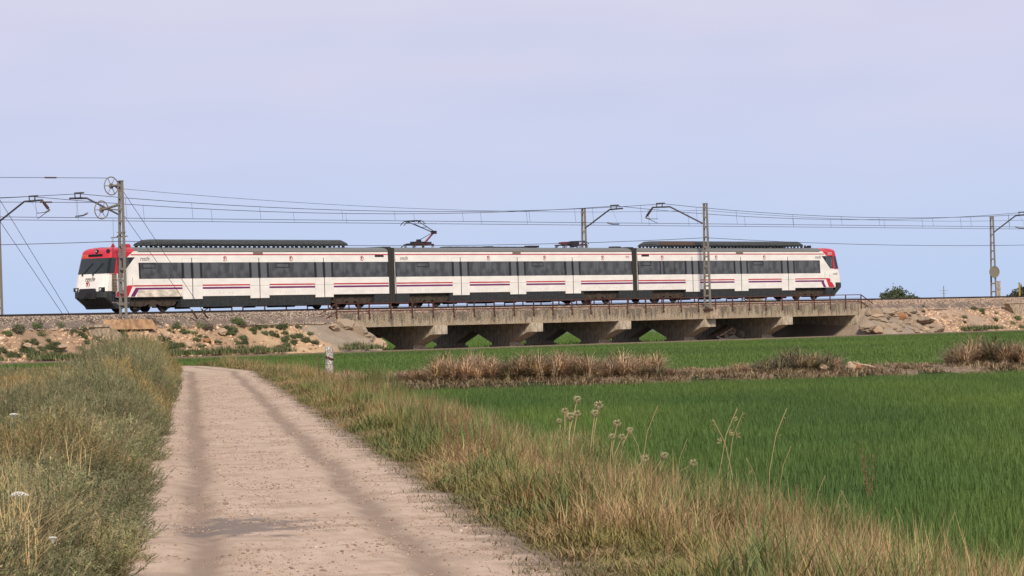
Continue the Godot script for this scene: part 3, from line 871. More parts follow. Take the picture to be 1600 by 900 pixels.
		var o := part("roof_cover", mb, M.fairing, t)
		mb = MB.new()
		var x: float = a + 0.2
		var i := 0
		while x < b - 0.1:
			for z in [0.9, -0.9]: mb.box(V(x, 4.09, z), Vector3(0.12 if i % 3 else 0.2, 0.16, 0.08))
			x += 0.40 + 0.05 * (i % 2); i += 1
		part("cover_feet", mb, M.rubber, o)
		if f[2] == 0.0:
			mb = MB.new()
			strip(mb, a + 0.44, a + 4.6, [Vector2(0.955, 4.18), Vector2(0.985, 4.24), Vector2(0.905, 4.445), Vector2(0.7, 4.516)], false)
			part("rusty_panel", mb, M.rust_fairing, o)
	var rb := MB.new()
	for i in 40:
		var x := lerpf(-19.0, -9.5, i / 40.0)
		rb.box(V(x, 4.04 + 0.02 * absf(sin(i * 0.9)), 0.2), Vector3(0.24, 0.08, 0.5))
	rb.box(V(-10.0, 4.1, 0.3), Vector3(0.9, 0.14, 0.6)); rb.box(V(-0.9, 4.07, 0.3), Vector3(0.8, 0.1, 0.5)); rb.box(V(-14.6, 4.07, 0.3), Vector3(0.5, 0.1, 0.6))
	part("roof_conduit", rb, M.panto, t)
	pantograph_raised(t)
	pantograph_folded(t)

func make_bogie(t: Node3D, b: float) -> void:
	var mb := MB.new()
	for sg in [1.0, -1.0]:
		var z: float = 1.12 * sg
		mb.prism(PackedVector2Array([Vector2(b - 1.95 + SX, 0.52), Vector2(b - 1.75 + SX, 0.36), Vector2(b - 0.6 + SX, 0.36), Vector2(b - 0.4 + SX, 0.46), Vector2(b + 0.4 + SX, 0.46), Vector2(b + 0.6 + SX, 0.36), Vector2(b + 1.75 + SX, 0.36), Vector2(b + 1.95 + SX, 0.52), Vector2(b + 1.8 + SX, 0.68), Vector2(b - 1.8 + SX, 0.68)]), z - 0.08, z + 0.08)
		mb.span(V(b - 0.25, 0.3, z - 0.06), V(b + 0.25, 0.9, z + 0.1 * sg))
	mb.span(V(b - 0.4, 0.4, -1.1), V(b + 0.4, 0.7, 1.1))
	mb.span(V(b - 1.5, 0.18, 0.95), V(b - 1.2, 0.36, 1.1)); mb.span(V(b + 1.2, 0.18, 0.95), V(b + 1.5, 0.36, 1.1))
	var o := part("bogie", mb, M.bogie, t)
	for a in [-1.15, 1.15]:
		for sg in [1.0, -1.0]:
			var w := MB.new()
			w.disc(V(b + a, 0.445, 0.87 * sg), Vector3(0, 0, 1), 0.445, 0.12, 24)
			w.disc(V(b + a, 0.445, 0.82 * sg), Vector3(0, 0, 1), 0.475, 0.03, 24)
			part("wheel", w, M.wheel, o)
		var ax := MB.new()
		ax.disc(V(b + a, 0.47, 1.22), Vector3(0, 0, 1), 0.17, 0.12, 12)
		ax.box(V(b + a, 0.47, 1.15), Vector3(0.5, 0.3, 0.14))
		part("axle_box", ax, M.bogie, o)
		for q in [-0.38, 0.38]:
			var sp := MB.new()
			for i in 5: sp.disc(V(b + a + q, 0.50 + 0.065 * i, 1.16), Vector3.UP, 0.10, 0.035, 10)
			part("spring", sp, M.wheel, o)

func cab_pt(d: float, h: float, off: float, w: float, shrink := 1.0) -> Vector3:
	var tb := [[0.2, 0.95], [0.43, 0.75], [0.94, 0.0], [1.3, 0.0], [1.31, 0.04], [2.38, 0.27], [3.35, 0.55], [3.74, 0.68], [3.86, 0.78], [3.955, 0.95], [4.01, 1.2], [4.03, 1.7]]
	var lean: float = tb[-1][1]
	for i in tb.size() - 1:
		if h >= tb[i][0] and h <= tb[i + 1][0]: lean = lerpf(tb[i][1], tb[i + 1][1], (h - tb[i][0]) / (tb[i + 1][0] - tb[i][0]))
	var x := maxf(off, lean + off * (1.0 - lean / 2.9))
	var tip := -50.8 if d < 0 else 25.4
	return V(tip - d * x, h, w * wside(minf(h, 3.74)) / 1.45 * shrink)

func cab_band(mb: MB, d: float, plan: Array, hs: Array, shr := []) -> void:
	for i in hs.size() - 1:
		var s0: float = shr[i] if shr else 1.0; var s1: float = shr[i + 1] if shr else 1.0
		for j in plan.size() - 1:
			var a := cab_pt(d, hs[i], plan[j].x, plan[j].y, s0); var b := cab_pt(d, hs[i], plan[j + 1].x, plan[j + 1].y, s0)
			var c := cab_pt(d, hs[i + 1], plan[j + 1].x, plan[j + 1].y, s1); var e := cab_pt(d, hs[i + 1], plan[j].x, plan[j].y, s1)
			var mid := (a + c) * 0.5
			mb.quad(a, b, c, e, Vector3(d * 1.5 * (1.2 - plan[j].x * 0.4), 0.6 if shr else 0.0, mid.z * 1.2))

func make_cab(t: Node3D, d: float) -> void:
	var front := [Vector2(0.72, 1.45), Vector2(0.28, 1.43), Vector2(0.09, 1.34), Vector2(0.02, 1.12), Vector2(0, 0.7), Vector2(0, 0), Vector2(0, -0.7), Vector2(0.02, -1.12), Vector2(0.09, -1.34), Vector2(0.28, -1.43), Vector2(0.72, -1.45)]
	var near := [Vector2(2.9, 1.45), Vector2(1.2, 1.45), Vector2(0.9, 1.45), Vector2(0.72, 1.45)]
	var all := near.duplicate()
	all.append_array(front.slice(1))
	for p in [Vector2(0.9, -1.45), Vector2(1.2, -1.45), Vector2(2.9, -1.45)]: all.append(p)
	var round_ := all.slice(2, all.size() - 2)
	var back := d * -1.0
	# lower white shell
	var mb := MB.new()
	cab_band(mb, d, all, [1.31, 1.7, 2.0, 2.38])
	cab_band(mb, d, [Vector2(2.9, 1.45), Vector2(0.95, 1.45)], [0.92, 1.31])
	# upper white side behind the red pillar
	cab_band(mb, d, [Vector2(2.9, 1.45), Vector2(1.2, 1.45)], [2.38, 3.0, 3.74])
	cab_band(mb, d, [Vector2(1.2, -1.45), Vector2(2.9, -1.45)], [2.38, 3.0, 3.74])
	var cab := part("cab", mb, M.white, t)
	# bumper and lower valance
	mb = MB.new()
	cab_band(mb, d, round_, [0.22, 0.43, 0.94, 1.30])
	var ra := round_.duplicate()
	for j in ra.size() - 1:
		mb.tri(cab_pt(d, 1.30, ra[j].x, ra[j].y), cab_pt(d, 1.30, ra[j + 1].x, ra[j + 1].y), cab_pt(d, 1.30, 0.9, 0.0), Vector3.UP)
		mb.tri(cab_pt(d, 0.22, ra[j].x, ra[j].y), cab_pt(d, 0.22, ra[j + 1].x, ra[j + 1].y), cab_pt(d, 0.22, 1.6, 0.0), Vector3.DOWN)
	part("bumper", mb, M.dark, cab)
	# red crown and pillars
	mb = MB.new()
	for sg in [1.0, -1.0]:
		var pil := []
		for p in [Vector2(1.2, 1.45), Vector2(0.9, 1.45), Vector2(0.72, 1.45)]: pil.append(Vector2(p.x, p.y * sg))
		cab_band(mb, d, pil, [2.38, 2.9, 3.35])
	cab_band(mb, d, all.slice(1, all.size() - 1), [3.35, 3.74])
	cab_band(mb, d, all.slice(1, all.size() - 1), [3.74, 3.86, 3.955, 4.01, 4.03], [1.0, 0.95, 0.8, 0.5, 0.02])
	part("red_crown", mb, M.red, cab)
	# roof behind the crown, first red then grey
	for z in [[1.9, 2.62, M.red, "crown_roof"], [2.62, 2.92, M.roof, "cab_roof"]]:
		mb = MB.new()
		var tip := -50.8 if d < 0 else 25.4
		strip(mb, tip - d * z[0], tip - d * z[1], ROOFP)
		strip(mb, tip - d * 1.15, tip - d * z[1], [Vector2(1.36, 3.73), Vector2(1.29, 3.85), Vector2(1.08, 3.945), Vector2(0.7, 4.0), Vector2(0, 4.02)] if z[0] < 2 else [Vector2(1.36, 3.73), Vector2(1.35, 3.74)])
		part(z[3], mb, z[2], cab)
	var sx := func(off: float) -> float: return (-50.8 if d < 0 else 25.4) - d * off
	mb = MB.new()
	side_panel(mb, [[sx.call(1.2), 3.38], [sx.call(2.0), 3.38], [sx.call(2.5), 3.735], [sx.call(1.2), 3.735]], 0.006, 0.01)
	part("red_flash", mb, M.red, cab)
	mb = MB.new()
	side_rect(mb, minf(sx.call(2.3), sx.call(2.9)), maxf(sx.call(2.3), sx.call(2.9)), 3.49, 3.56, 0.003, 0.006)
	part("stripe", mb, M.stripe_red, cab)
	# windscreen
	mb = MB.new()
	cab_band(mb, d, front, [2.38, 2.8, 3.35])
	var ws := part("windscreen", mb, M.wind_glass, cab)
	mb = MB.new()
	cab_band(mb, d, all.slice(2, all.size() - 2), [2.33, 2.40])
	part("windscreen_sill", mb, M.red, cab)
	if d < 0:
		mb = MB.new()
		for w in [-0.75, 0.25]:
			mb.bar(cab_pt(d, 2.36, -0.04, w), cab_pt(d, 3.05, -0.05, w + 0.75), 0.03, 0.03)
			mb.box(cab_pt(d, 2.34, -0.05, w), Vector3(0.08, 0.1, 0.08))
		part("wiper", mb, M.rubber, cab)
		mb = MB.new()
		mb.box(cab_pt(d, 2.85, 0.9, -0.35), Vector3(0.3, 0.75, 0.5))
		part("driver_seat", mb, M.bellows, cab)
	# cab side window
	mb = MB.new()
	side_panel(mb, [[sx.call(1.22), 2.40], [sx.call(1.6), 2.40], [sx.call(2.62), 3.37], [sx.call(1.22), 3.37]], 0.008, 0.012)
	var cw := part("cab_side_window", mb, M.seal, cab)
	mb = MB.new()
	side_panel(mb, [[sx.call(1.30), 2.48], [sx.call(1.62), 2.48], [sx.call(2.1), 2.95], [sx.call(2.1), 3.30], [sx.call(1.30), 3.30]], 0.013, 0.004)
	part("glass_pane", mb, M.glass, cab)
	# diagonal flashes
	mb = MB.new()
	side_panel(mb, [[sx.call(2.0), 1.645], [sx.call(2.5), 1.645], [sx.call(2.5), 1.575], [sx.call(2.35), 1.575], [sx.call(1.98), 0.94], [sx.call(1.02), 0.94], [sx.call(1.02), 1.2]] if d < 0 else [[sx.call(1.75), 1.645], [sx.call(2.5), 1.645], [sx.call(2.5), 1.575], [sx.call(2.2), 1.575], [sx.call(1.85), 0.94], [sx.call(1.04), 0.94]], 0.004, 0.006)
	part("flash", mb, M.red, cab)
	mb = MB.new()
	side_panel(mb, [[sx.call(2.60), 1.49], [sx.call(3.0), 1.49], [sx.call(3.0), 1.39], [sx.call(2.85), 1.39], [sx.call(2.53), 0.94], [sx.call(2.17), 0.94]], 0.004, 0.006)
	part("flash", mb, M.purple, cab)
	mb = MB.new()
	mb.disc(V(sx.call(1.55), 1.42, 1.458), Vector3(0, 0, 1), 0.10, 0.012, 14)
	part("disc_mark", mb, M.umbel, cab)
	lettering("8261", 0.20, M.umbel, cab, V(sx.call(1.55), 3.57, wside(3.57) + 0.008))
	lettering("renfe", 0.17, M.ink, cab, V(sx.call(0.98), 1.98, 1.452), 0.0, 0.25)
	mb = MB.new()
	mb.box(V(sx.call(2.35), 1.85, 1.46), Vector3(0.03, 0.55, 0.03)); mb.box(V(sx.call(1.72), 1.86, 1.46), Vector3(0.09, 0.09, 0.03))
	part("handrail", mb, M.mark, cab)
	# roof aerials
	mb = MB.new()
	mb.prism(PackedVector2Array([Vector2(V(sx.call(2.2), 0, 0).x, 4.02), Vector2(V(sx.call(2.55), 0, 0).x, 4.02), Vector2(V(sx.call(2.45), 0, 0).x, 4.24), Vector2(V(sx.call(2.4), 0, 0).x, 4.27)]), -0.4, -0.3)
	for q in [2.8, 3.0, 3.4]: mb.tube(V(sx.call(q), 4.0, 0.1), V(sx.call(q), 4.16, 0.1), 0.06, 0.05, 8)
	mb.box(V(sx.call(2.9), 4.12, 0.4), Vector3(0.3, 0.2, 0.2))
	part("aerial", mb, M.panto if d > 0 else M.red, cab)
	if d > 0: return
	# details of the face turned to us
	var face := func(h: float, w: float, o: float) -> Vector3: return cab_pt(d, h, 0.0 if absf(w) < 0.8 else 0.03, w) + Vector3(-o, 0, 0)
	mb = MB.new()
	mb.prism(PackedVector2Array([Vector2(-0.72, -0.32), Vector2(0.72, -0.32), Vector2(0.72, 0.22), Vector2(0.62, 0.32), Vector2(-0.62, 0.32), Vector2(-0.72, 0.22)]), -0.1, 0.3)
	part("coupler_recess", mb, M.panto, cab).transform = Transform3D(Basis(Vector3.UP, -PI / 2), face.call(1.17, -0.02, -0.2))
	mb = MB.new()
	mb.box(face.call(1.05, 0.0, 0.16), Vector3(0.3, 0.34, 0.42)); mb.tube(face.call(1.05, 0.0, -0.2), face.call(1.05, 0.0, 0.36), 0.12, 0.16, 10)
	mb.box(face.call(0.62, 0.25, -0.5), Vector3(0.3, 0.4, 0.5))
	mb.tube(face.call(0.95, -0.5, 0.05), face.call(0.75, -0.2, 0.1), 0.03, 0.03, 6); mb.tube(face.call(0.95, 0.35, 0.05), face.call(0.72, 0.1, 0.1), 0.03, 0.03, 6)
	part("coupler", mb, M.panto, cab)
	for w in [-1.18, 1.18]:
		mb = MB.new()
		mb.box(face.call(1.43, w, 0.0), Vector3(0.12, 0.24, 0.44))
		part("headlight", mb, M.rubber, cab)
		mb = MB.new()
		mb.disc(face.call(1.43, w * 0.94, 0.07), Vector3.RIGHT, 0.08, 0.02, 12)
		part("headlight_lens", mb, M.lamp, cab)
	mb = MB.new()
	mb.box(face.call(3.5, 0.1, 0.01), Vector3(0.06, 0.2, 1.25), Basis(Vector3(0, 0, 1), 0.3))
	part("destination_display", mb, M.rubber, cab)
	lettering("8261", 0.17, M.orange, cab, face.call(3.5, -0.88, 0.05), -PI / 2, 0.0)
	for w in [0.15, 1.2]:
		mb = MB.new()
		mb.disc(face.call(3.76, w, 0.02), Vector3.RIGHT, 0.13, 0.1, 14)
		part("top_light", mb, M.rubber, cab)
	mb = MB.new()
	mb.disc(face.call(3.77, 0.13, 0.09), Vector3.RIGHT, 0.05, 0.02, 10)
	part("top_light_lens", mb, M.lamp, cab)
	lettering("renfe", 0.27, M.ink, cab, face.call(2.06, 0.03, 0.03), -PI / 2, 0.25, 1.0)
	emblem(cab, face.call(1.75, -0.14, 0.03), -PI / 2, 0.17)

func pantograph_raised(t: Node3D) -> void:
	var mb := MB.new()
	for w in [0.45, -0.45]:
		mb.bar(V(-22.2, 4.24, w), V(-20.3, 4.24, w), 0.07, 0.07)
	for s in [-22.2, -21.2, -20.3]: mb.bar(V(s, 4.24, -0.5), V(s, 4.24, 0.5), 0.07, 0.07)
	mb.box(V(-21.5, 4.36, 0.1), Vector3(0.9, 0.16, 0.5)); mb.box(V(-21.35, 4.5, 0.1), Vector3(0.25, 0.18, 0.25)); mb.box(V(-20.7, 4.33, 0.2), Vector3(0.6, 0.18, 0.4))
	var p := part("pantograph", mb, M.panto, t)
	for s in [-22.1, -21.3, -20.35]:
		for w in [0.45, -0.45]:
			var q := MB.new()
			for i in 3: q.disc(V(s, 4.07 + 0.06 * i, w), Vector3.UP, 0.09, 0.035, 10)
			part("insulator", q, M.insul, p)
	mb = MB.new()
	mb.tube(V(-20.75, 4.30, 0), V(-19.75, 5.06, 0), 0.075, 0.06, 8); mb.bar(V(-22.2, 4.27, 0.5), V(-20.3, 4.27, 0.5), 0.03, 0.03)
	part("lower_arm", mb, M.panto_red, p)
	mb = MB.new()
	mb.box(V(-19.72, 5.08, 0), Vector3(0.26, 0.22, 0.3))
	part("knee_joint", mb, M.panto, p)
	mb = MB.new()
	mb.tube(V(-21.35, 4.52, 0.1), V(-19.9, 5.08, 0.1), 0.022, 0.022, 6)
	mb.tube(V(-19.8, 5.12, 0.12), V(-21.7, 5.78, 0.5), 0.035, 0.028, 6); mb.tube(V(-19.8, 5.12, -0.12), V(-21.7, 5.78, -0.5), 0.035, 0.028, 6)
	mb.tube(V(-19.85, 5.05, 0), V(-21.6, 5.64, 0), 0.02, 0.02, 6); mb.tube(V(-20.7, 5.43, 0.28), V(-20.7, 5.43, -0.28), 0.02, 0.02, 6)
	part("upper_arm", mb, M.panto, p)
	mb = MB.new()
	for s in [-21.95, -21.6]:
		mb.path([V(s, 5.62, 1.0), V(s, 5.80, 0.72), V(s, 5.86, 0.55), V(s, 5.86, -0.55), V(s, 5.80, -0.72), V(s, 5.58, -1.02)], 0.03, 6)
	for w in [0.5, -0.5, 0.0]: mb.tube(V(-22.0, 5.8, w), V(-21.55, 5.8, w), 0.025, 0.025, 6)
	for w in [0.5, -0.5]: mb.tube(V(-21.75, 5.66, w), V(-21.75, 5.84, w), 0.03, 0.03, 6)
	part("collector_head", mb, M.panto, p)
	mb = MB.new()
	mb.path([V(-22.2, 4.3, 0.3), V(-22.8, 4.26, 0.3), V(-23.1, 4.14, 0.3), V(-23.3, 4.04, 0.3)], 0.035, 6)
	part("roof_lead", mb, M.panto, p)

func pantograph_folded(t: Node3D) -> void:
	var mb := MB.new()
	for w in [0.45, -0.45]: mb.bar(V(-6.6, 4.22, w), V(-4.2, 4.22, w), 0.07, 0.07)
	for s in [-6.6, -5.4, -4.2]: mb.bar(V(s, 4.22, -0.5), V(s, 4.22, 0.5), 0.07, 0.07)
	mb.box(V(-5.2, 4.34, 0), Vector3(0.8, 0.2, 0.5)); mb.box(V(-5.7, 4.2, 0.5), Vector3(0.5, 0.26, 0.3))
	var p := part("pantograph", mb, M.panto, t)
	for s in [-6.5, -5.7, -4.9, -4.2]:
		for w in [0.45, -0.45]:
			var q := MB.new()
			for i in 3: q.disc(V(s, 4.06 + 0.06 * i, w), Vector3.UP, 0.1, 0.035, 10)
			part("insulator", q, M.insul, p)
	mb = MB.new()
	mb.tube(V(-6.5, 4.34, 0), V(-5.0, 4.40, 0), 0.08, 0.08, 8); mb.box(V(-6.4, 4.36, 0.1), Vector3(0.5, 0.14, 0.4)); mb.tube(V(-4.9, 4.27, 0.4), V(-4.1, 4.27, 0.4), 0.03, 0.03, 6)
	part("lower_arm", mb, M.panto_red, p)
	mb = MB.new()
	mb.tube(V(-6.4, 4.42, 0.12), V(-4.9, 4.47, 0.5), 0.03, 0.03, 6); mb.tube(V(-6.4, 4.42, -0.12), V(-4.9, 4.47, -0.5), 0.03, 0.03, 6)
	part("upper_arm", mb, M.panto, p)
	mb = MB.new()
	for s in [-4.9, -4.6]: mb.path([V(s, 4.28, 1.0), V(s, 4.46, 0.72), V(s, 4.5, 0.5), V(s, 4.5, -0.5), V(s, 4.46, -0.72), V(s, 4.28, -1.0)], 0.03, 6)
	part("collector_head", mb, M.panto, p)
	mb = MB.new()
	mb.path([V(-6.6, 4.25, 0.3), V(-7.0, 4.2, 0.3), V(-7.4, 4.06, 0.3)], 0.035, 6)
	part("roof_lead", mb, M.panto, p)

# ------------------------------------------------------------------ overhead line
func mast(label: String, s: float, w: float, base: float, top: float) -> Node3D:
	var t := thing("catenary_mast", label, "mast", TR * Transform3D(Basis.IDENTITY, Vector3(s, base, w)), "overhead line masts")
	var hh := top - base
	for sg in [-1.0, 1.0]:
		var mb := MB.new()
		var a := Vector3(0, 0, 0.26 * sg); var b := Vector3(0, hh, 0.13 * sg)
		mb.bar(a, b, 0.04, 0.15)
		mb.bar(a + Vector3(0.07, 0, 0), b + Vector3(0.07, 0, 0), 0.085, 0.02); mb.bar(a + Vector3(-0.07, 0, 0), b + Vector3(-0.07, 0, 0), 0.085, 0.02)
		part("leg", mb, M.steel, t)
	var y := 0.35
	while y < hh:
		var q := lerpf(0.26, 0.13, y / hh)
		for x in [-0.085, 0.085]:
			var mb := MB.new()
			mb.box(Vector3(x, y, 0), Vector3(0.015, 0.13, 2.0 * q))
			part("batten_plate", mb, M.steel, t)
		y += 0.72
	var cp := MB.new()
	cp.box(Vector3(0, hh + 0.02, 0), Vector3(0.2, 0.05, 0.36))
	part("cap", cp, M.steel, t)
	var ft := MB.new()
	ft.box(Vector3(0, 0.05, 0), Vector3(0.4, 0.14, 0.75))
	part("foot", ft, M.insul, t)
	return t

func bracket(t: Node3D, s0: Vector3, pts: Array, ins: Vector3, tip: bool, dir: float) -> void:
	# s0 is the mast base in railway coordinates; the points are given in railway (h, w)
	var L := func(p: Array) -> Vector3: return Vector3(0, p[0], p[1]) - Vector3(0, s0.y, s0.z)
	var q := []
	for p in pts: q.append(L.call(p))
	var mb := MB.new()
	mb.path(q.slice(0, 4 if not tip else 3), 0.06, 8)
	var arm := part("bracket_arm", mb, M.arm, t)
	mb = MB.new()
	var i := Vector3(0, ins.y, ins.z) - Vector3(0, s0.y, s0.z)
	mb.bar(i + Vector3(-0.12, -0.25, -0.25), i + Vector3(-0.12, 0.0, -0.28), 0.05, 0.05); mb.bar(i + Vector3(-0.12, -0.25, 0.25), i + Vector3(-0.12, 0.0, 0.28), 0.05, 0.05)
	mb.bar(i + Vector3(0, 0.02, -0.36), i + Vector3(0, 0.02, 0.36), 0.2, 0.09)
	mb.box(i + Vector3(0, -0.27, 0), Vector3(0.2, 0.05, 0.55))
	part("insulator_seat", mb, M.arm, arm)
	if tip:
		mb = MB.new()
		mb.tube(q[2], q[3], 0.07, 0.05, 8)
		for k in 5: mb.disc(q[2].lerp(q[3], 0.3 + 0.12 * k), (q[3] - q[2]).normalized(), 0.10, 0.04, 10)
		part("arm_insulator", mb, M.insul, arm)
	mb = MB.new()
	var e: Vector3 = q[3] if tip else i + Vector3(0, -1.25, -dir * 0.75)
	mb.tube(e, Vector3(0, e.y - 0.10, e.z + dir * 0.35), 0.06, 0.06, 8)
	part("steady_insulator", mb, M.insul_grey, arm)
	mb = MB.new()
	mb.tube(e + Vector3(0, -0.1, dir * 0.3), e + Vector3(0, -0.14, dir * 1.2), 0.02, 0.02, 6)
	mb.tube(e + Vector3(0, -0.14, dir * 0.35), Vector3(0, 5.93 - s0.y, e.z + dir * 1.15), 0.025, 0.02, 6)
	mb.tube(i + Vector3(0, -0.2, -0.3), e + Vector3(0, -0.14, dir * 1.05), 0.008, 0.008, 4)
	part("steady_arm", mb, M.wire, arm)

func wire_line(mb: MB, pts: Array, sag: float, r: float) -> void:
	for i in pts.size() - 1:
		var a: Vector3 = pts[i]; var b: Vector3 = pts[i + 1]
		var n := 14
		for k in n:
			var t0 := float(k) / n; var t1 := float(k + 1) / n
			mb.tube(a.lerp(b, t0) - Vector3(0, sag * 4.0 * t0 * (1.0 - t0), 0), a.lerp(b, t1) - Vector3(0, sag * 4.0 * t1 * (1.0 - t1), 0), r, r, 4, false)

func make_catenary() -> void:
	var span := 56.2
	var s_near := [-50.65, 5.9]; var wn := 3.05
	# near masts
	var m := mast("tensioning mast with two spoked wheels beside the red train front", -50.65, wn, -0.6, 7.95)
	bracket(m, Vector3(-50.65, -0.6, wn), [[5.9, wn - 0.15], [7.05, -0.1], [7.1, -1.5], [7.1, -1.7]], Vector3(0, 7.38, -0.8), false, -1.0)
	for q in [[7.72, 1.85, 0.3, 7.75], [6.27, 1.39, -0.12, 6.6]]:
		var mb := MB.new()
		var o := Vector3(q[2], q[0] + 0.6, q[1] - wn)
		mb.ring(o, Vector3(0, 0, 1), 0.55, 0.035, 28)
		mb.ring(o, Vector3(0, 0, 1), 0.13, 0.06, 12)
		for k in 6:
			var a := TAU * k / 6.0
			mb.tube(o, o + Vector3(cos(a), sin(a), 0) * 0.55, 0.028, 0.02, 6)
		part("tension_wheel", mb, M.steel, m)
		mb = MB.new()
		mb.tube(o, Vector3(0, q[3] + 0.55, -0.1), 0.07, 0.09, 8)
		mb.tube(o + Vector3(0, 0.06, 0.2), Vector3(0.05, q[3] + 0.2, -0.1), 0.04, 0.04, 8)
		part("wheel_bracket", mb, M.steel, m)
	for q in [[2.0, 2.38, 1.29, 0.15, 5.7], [2.56, 2.87, 2.13, 0.15, 7.2]]:
		var mb := MB.new()
		var y: float = q[2] + 0.6
		while y < q[1] + 0.55:
			mb.disc(Vector3(0.25, y, q[0] - wn), Vector3.UP, q[3], 0.075, 12); y += 0.09
		part("counterweight", mb, M.weight, m)
		mb = MB.new()
		mb.tube(Vector3(0.25, q[1] + 0.6, q[0] - wn), Vector3(0.25, q[4] + 0.6, q[0] - wn), 0.012, 0.012, 4)
		mb.tube(Vector3(0.25, 1.0, q[0] - wn - 0.12), Vector3(0.25, 5.1, q[0] - wn - 0.12), 0.016, 0.016, 4)
		part("weight_cable", mb, M.wire, m)
	var gb := MB.new()
	gb.bar(Vector3(0.2, 5.2, 0.3), Vector3(0.25, 5.15, -1.25), 0.06, 0.06); gb.bar(Vector3(0, 5.45, 0.35), Vector3(0, 5.45, -0.4), 0.08, 0.05); gb.bar(Vector3(0.2, 5.4, -0.3), Vector3(0.25, 5.15, -0.8), 0.05, 0.05)
	gb.bar(Vector3(0.2, 1.15, 0.3), Vector3(0.25, 1.2, -1.3), 0.06, 0.06); gb.bar(Vector3(0, 0.85, -0.1), Vector3(0.25, 1.2, -0.9), 0.05, 0.05); gb.bar(Vector3(0, 0.8, 0.2), Vector3(0.25, 1.2, -0.4), 0.05, 0.05)
	part("weight_guide", gb, M.steel, m)
	gb = MB.new()
	gb.tube(Vector3(0.1, 8.05, 0), Vector3(6.9, 0.15, 0), 0.016, 0.016, 5); gb.tube(Vector3(0.1, 6.6, 0), Vector3(6.0, 0.15, 0), 0.016, 0.016, 5)
	part("guy_wire", gb, M.wire, m)
	gb = MB.new()
	gb.tube(Vector3(6.45, 0.68, 0), Vector3(6.95, 0.1, 0), 0.06, 0.06, 6); gb.tube(Vector3(5.6, 0.65, 0), Vector3(6.05, 0.1, 0), 0.06, 0.06, 6)
	part("guy_anchor", gb, M.insul, m)
	m = mast("lattice mast standing on the bridge edge in front of the rear carriage", 6.3, 3.05, -0.65, 7.2)
	bracket(m, Vector3(6.3, -0.65, 3.05), [[5.7, 2.9], [7.11, -0.30], [7.13, -1.95], [6.39, -2.66]], Vector3(0, 7.38, -1.2), true, 1.0)
	# far masts
	m = mast("lattice mast rising behind the folded pantograph", 5.5, -8.1, -0.6, 7.27)
	bracket(m, Vector3(5.5, -0.6, -8.1), [[5.8, -7.95], [7.1, -5.5], [7.14, -4.4], [7.14, -4.2]], Vector3(0, 7.38, -5.0), false, 1.0)
	m = mast("lattice mast with a round disc sign at the right edge", 61.0, -8.1, -0.6, 7.08)
	bracket(m, Vector3(61.0, -0.6, -8.1), [[5.7, -7.95], [7.1, -5.6], [7.14, -4.4], [7.14, -4.2]], Vector3(0, 7.36, -4.9), false, 1.0)
	var sg := MB.new()
	sg.disc(Vector3(-0.25, 2.81, 0.3), Vector3(-0.4, 0, 0.92).normalized(), 0.52, 0.04, 28)
	part("disc_sign", sg, M.sign, m)
	sg = MB.new()
	sg.ring(Vector3(-0.26, 2.81, 0.32), Vector3(-0.4, 0, 0.92).normalized(), 0.5, 0.035, 28)
	part("disc_rim", sg, M.steel, m)
	m = mast("lattice mast with guy wires at the left edge", -51.15, -8.1, -0.6, 7.9)
	bracket(m, Vector3(-51.15, -0.6, -8.1), [[5.9, -7.95], [7.06, -5.45], [7.08, -3.75], [6.42, -3.05]], Vector3(0, 7.34, -4.55), true, -1.0)
	gb = MB.new()
	gb.tube(Vector3(0.1, 8.05, 0), Vector3(5.8, 0.5, 0), 0.018, 0.018, 5); gb.tube(Vector3(0.1, 6.65, 0), Vector3(5.25, 0.5, 0), 0.018, 0.018, 5)
	part("guy_wire", gb, M.wire, m)
	# wires
	for r in [[-0.85, [-50.65, 6.3, 62.5], "near track"], [-4.85, [-51.15, 5.5, 61.0], "far track"]]:
		var ss: Array = r[1]
		var pts := [Vector3(ss[0] - span, 7.35, r[0])]
		for s in ss: pts.append(Vector3(s, 7.35, r[0]))
		pts.append(Vector3(ss[-1] + span, 7.35, r[0]))
		var t := thing("overhead_wire", "overhead contact line with droppers above the " + r[2], "overhead wire", TR * Transform3D(Basis.IDENTITY, Vector3(0, 0, 0)), "overhead lines")
		var mb := MB.new(); wire_line(mb, pts, 0.82, 0.018); part("messenger_wire", mb, M.wire, t)
		mb = MB.new()
		mb.tube(Vector3(-110, 5.87, r[0] + 0.1), Vector3(120, 5.90, r[0] + 0.1), 0.017, 0.017, 4)
		part("contact_wire", mb, M.wire, t)
		for i in pts.size() - 1:
			for k in 9:
				var f := (k + 0.5 + 0.12 * sin(k * 2.3 + i)) / 9.0
				var p: Vector3 = (pts[i] as Vector3).lerp(pts[i + 1], f) - Vector3(0, 0.82 * 4.0 * f * (1.0 - f), 0)
				mb = MB.new()
				mb.tube(p, Vector3(p.x, 5.88, r[0] + 0.1), 0.013, 0.013, 4)
				part("dropper", mb, M.wire, t)
	var one := func(called: String, label: String, pts: Array, sag: float, rad: float) -> Node3D:
		var mb := MB.new(); wire_line(mb, pts, sag, rad)
		var o := part(called, mb, M.wire)
		o.transform = TR
		tag(o, label, "wire")
		return o
	one.call("return_wire", "single slack wire hung along the near masts above the carriage roofs", [Vector3(-107, 4.3, 3.2), Vector3(-50.65, 4.3, 3.2), Vector3(6.0, 4.68, 3.3), Vector3(62.0, 4.45, 3.3), Vector3(118, 4.4, 3.3)], 0.42, 0.018)
	one.call("top_wire", "thin uppermost wire sagging from the wheel mast to the bridge mast", [Vector3(-50.4, 7.5, 2.9), Vector3(6.2, 6.72, 2.9), Vector3(62, 6.72, 2.9)], 0.6, 0.012)
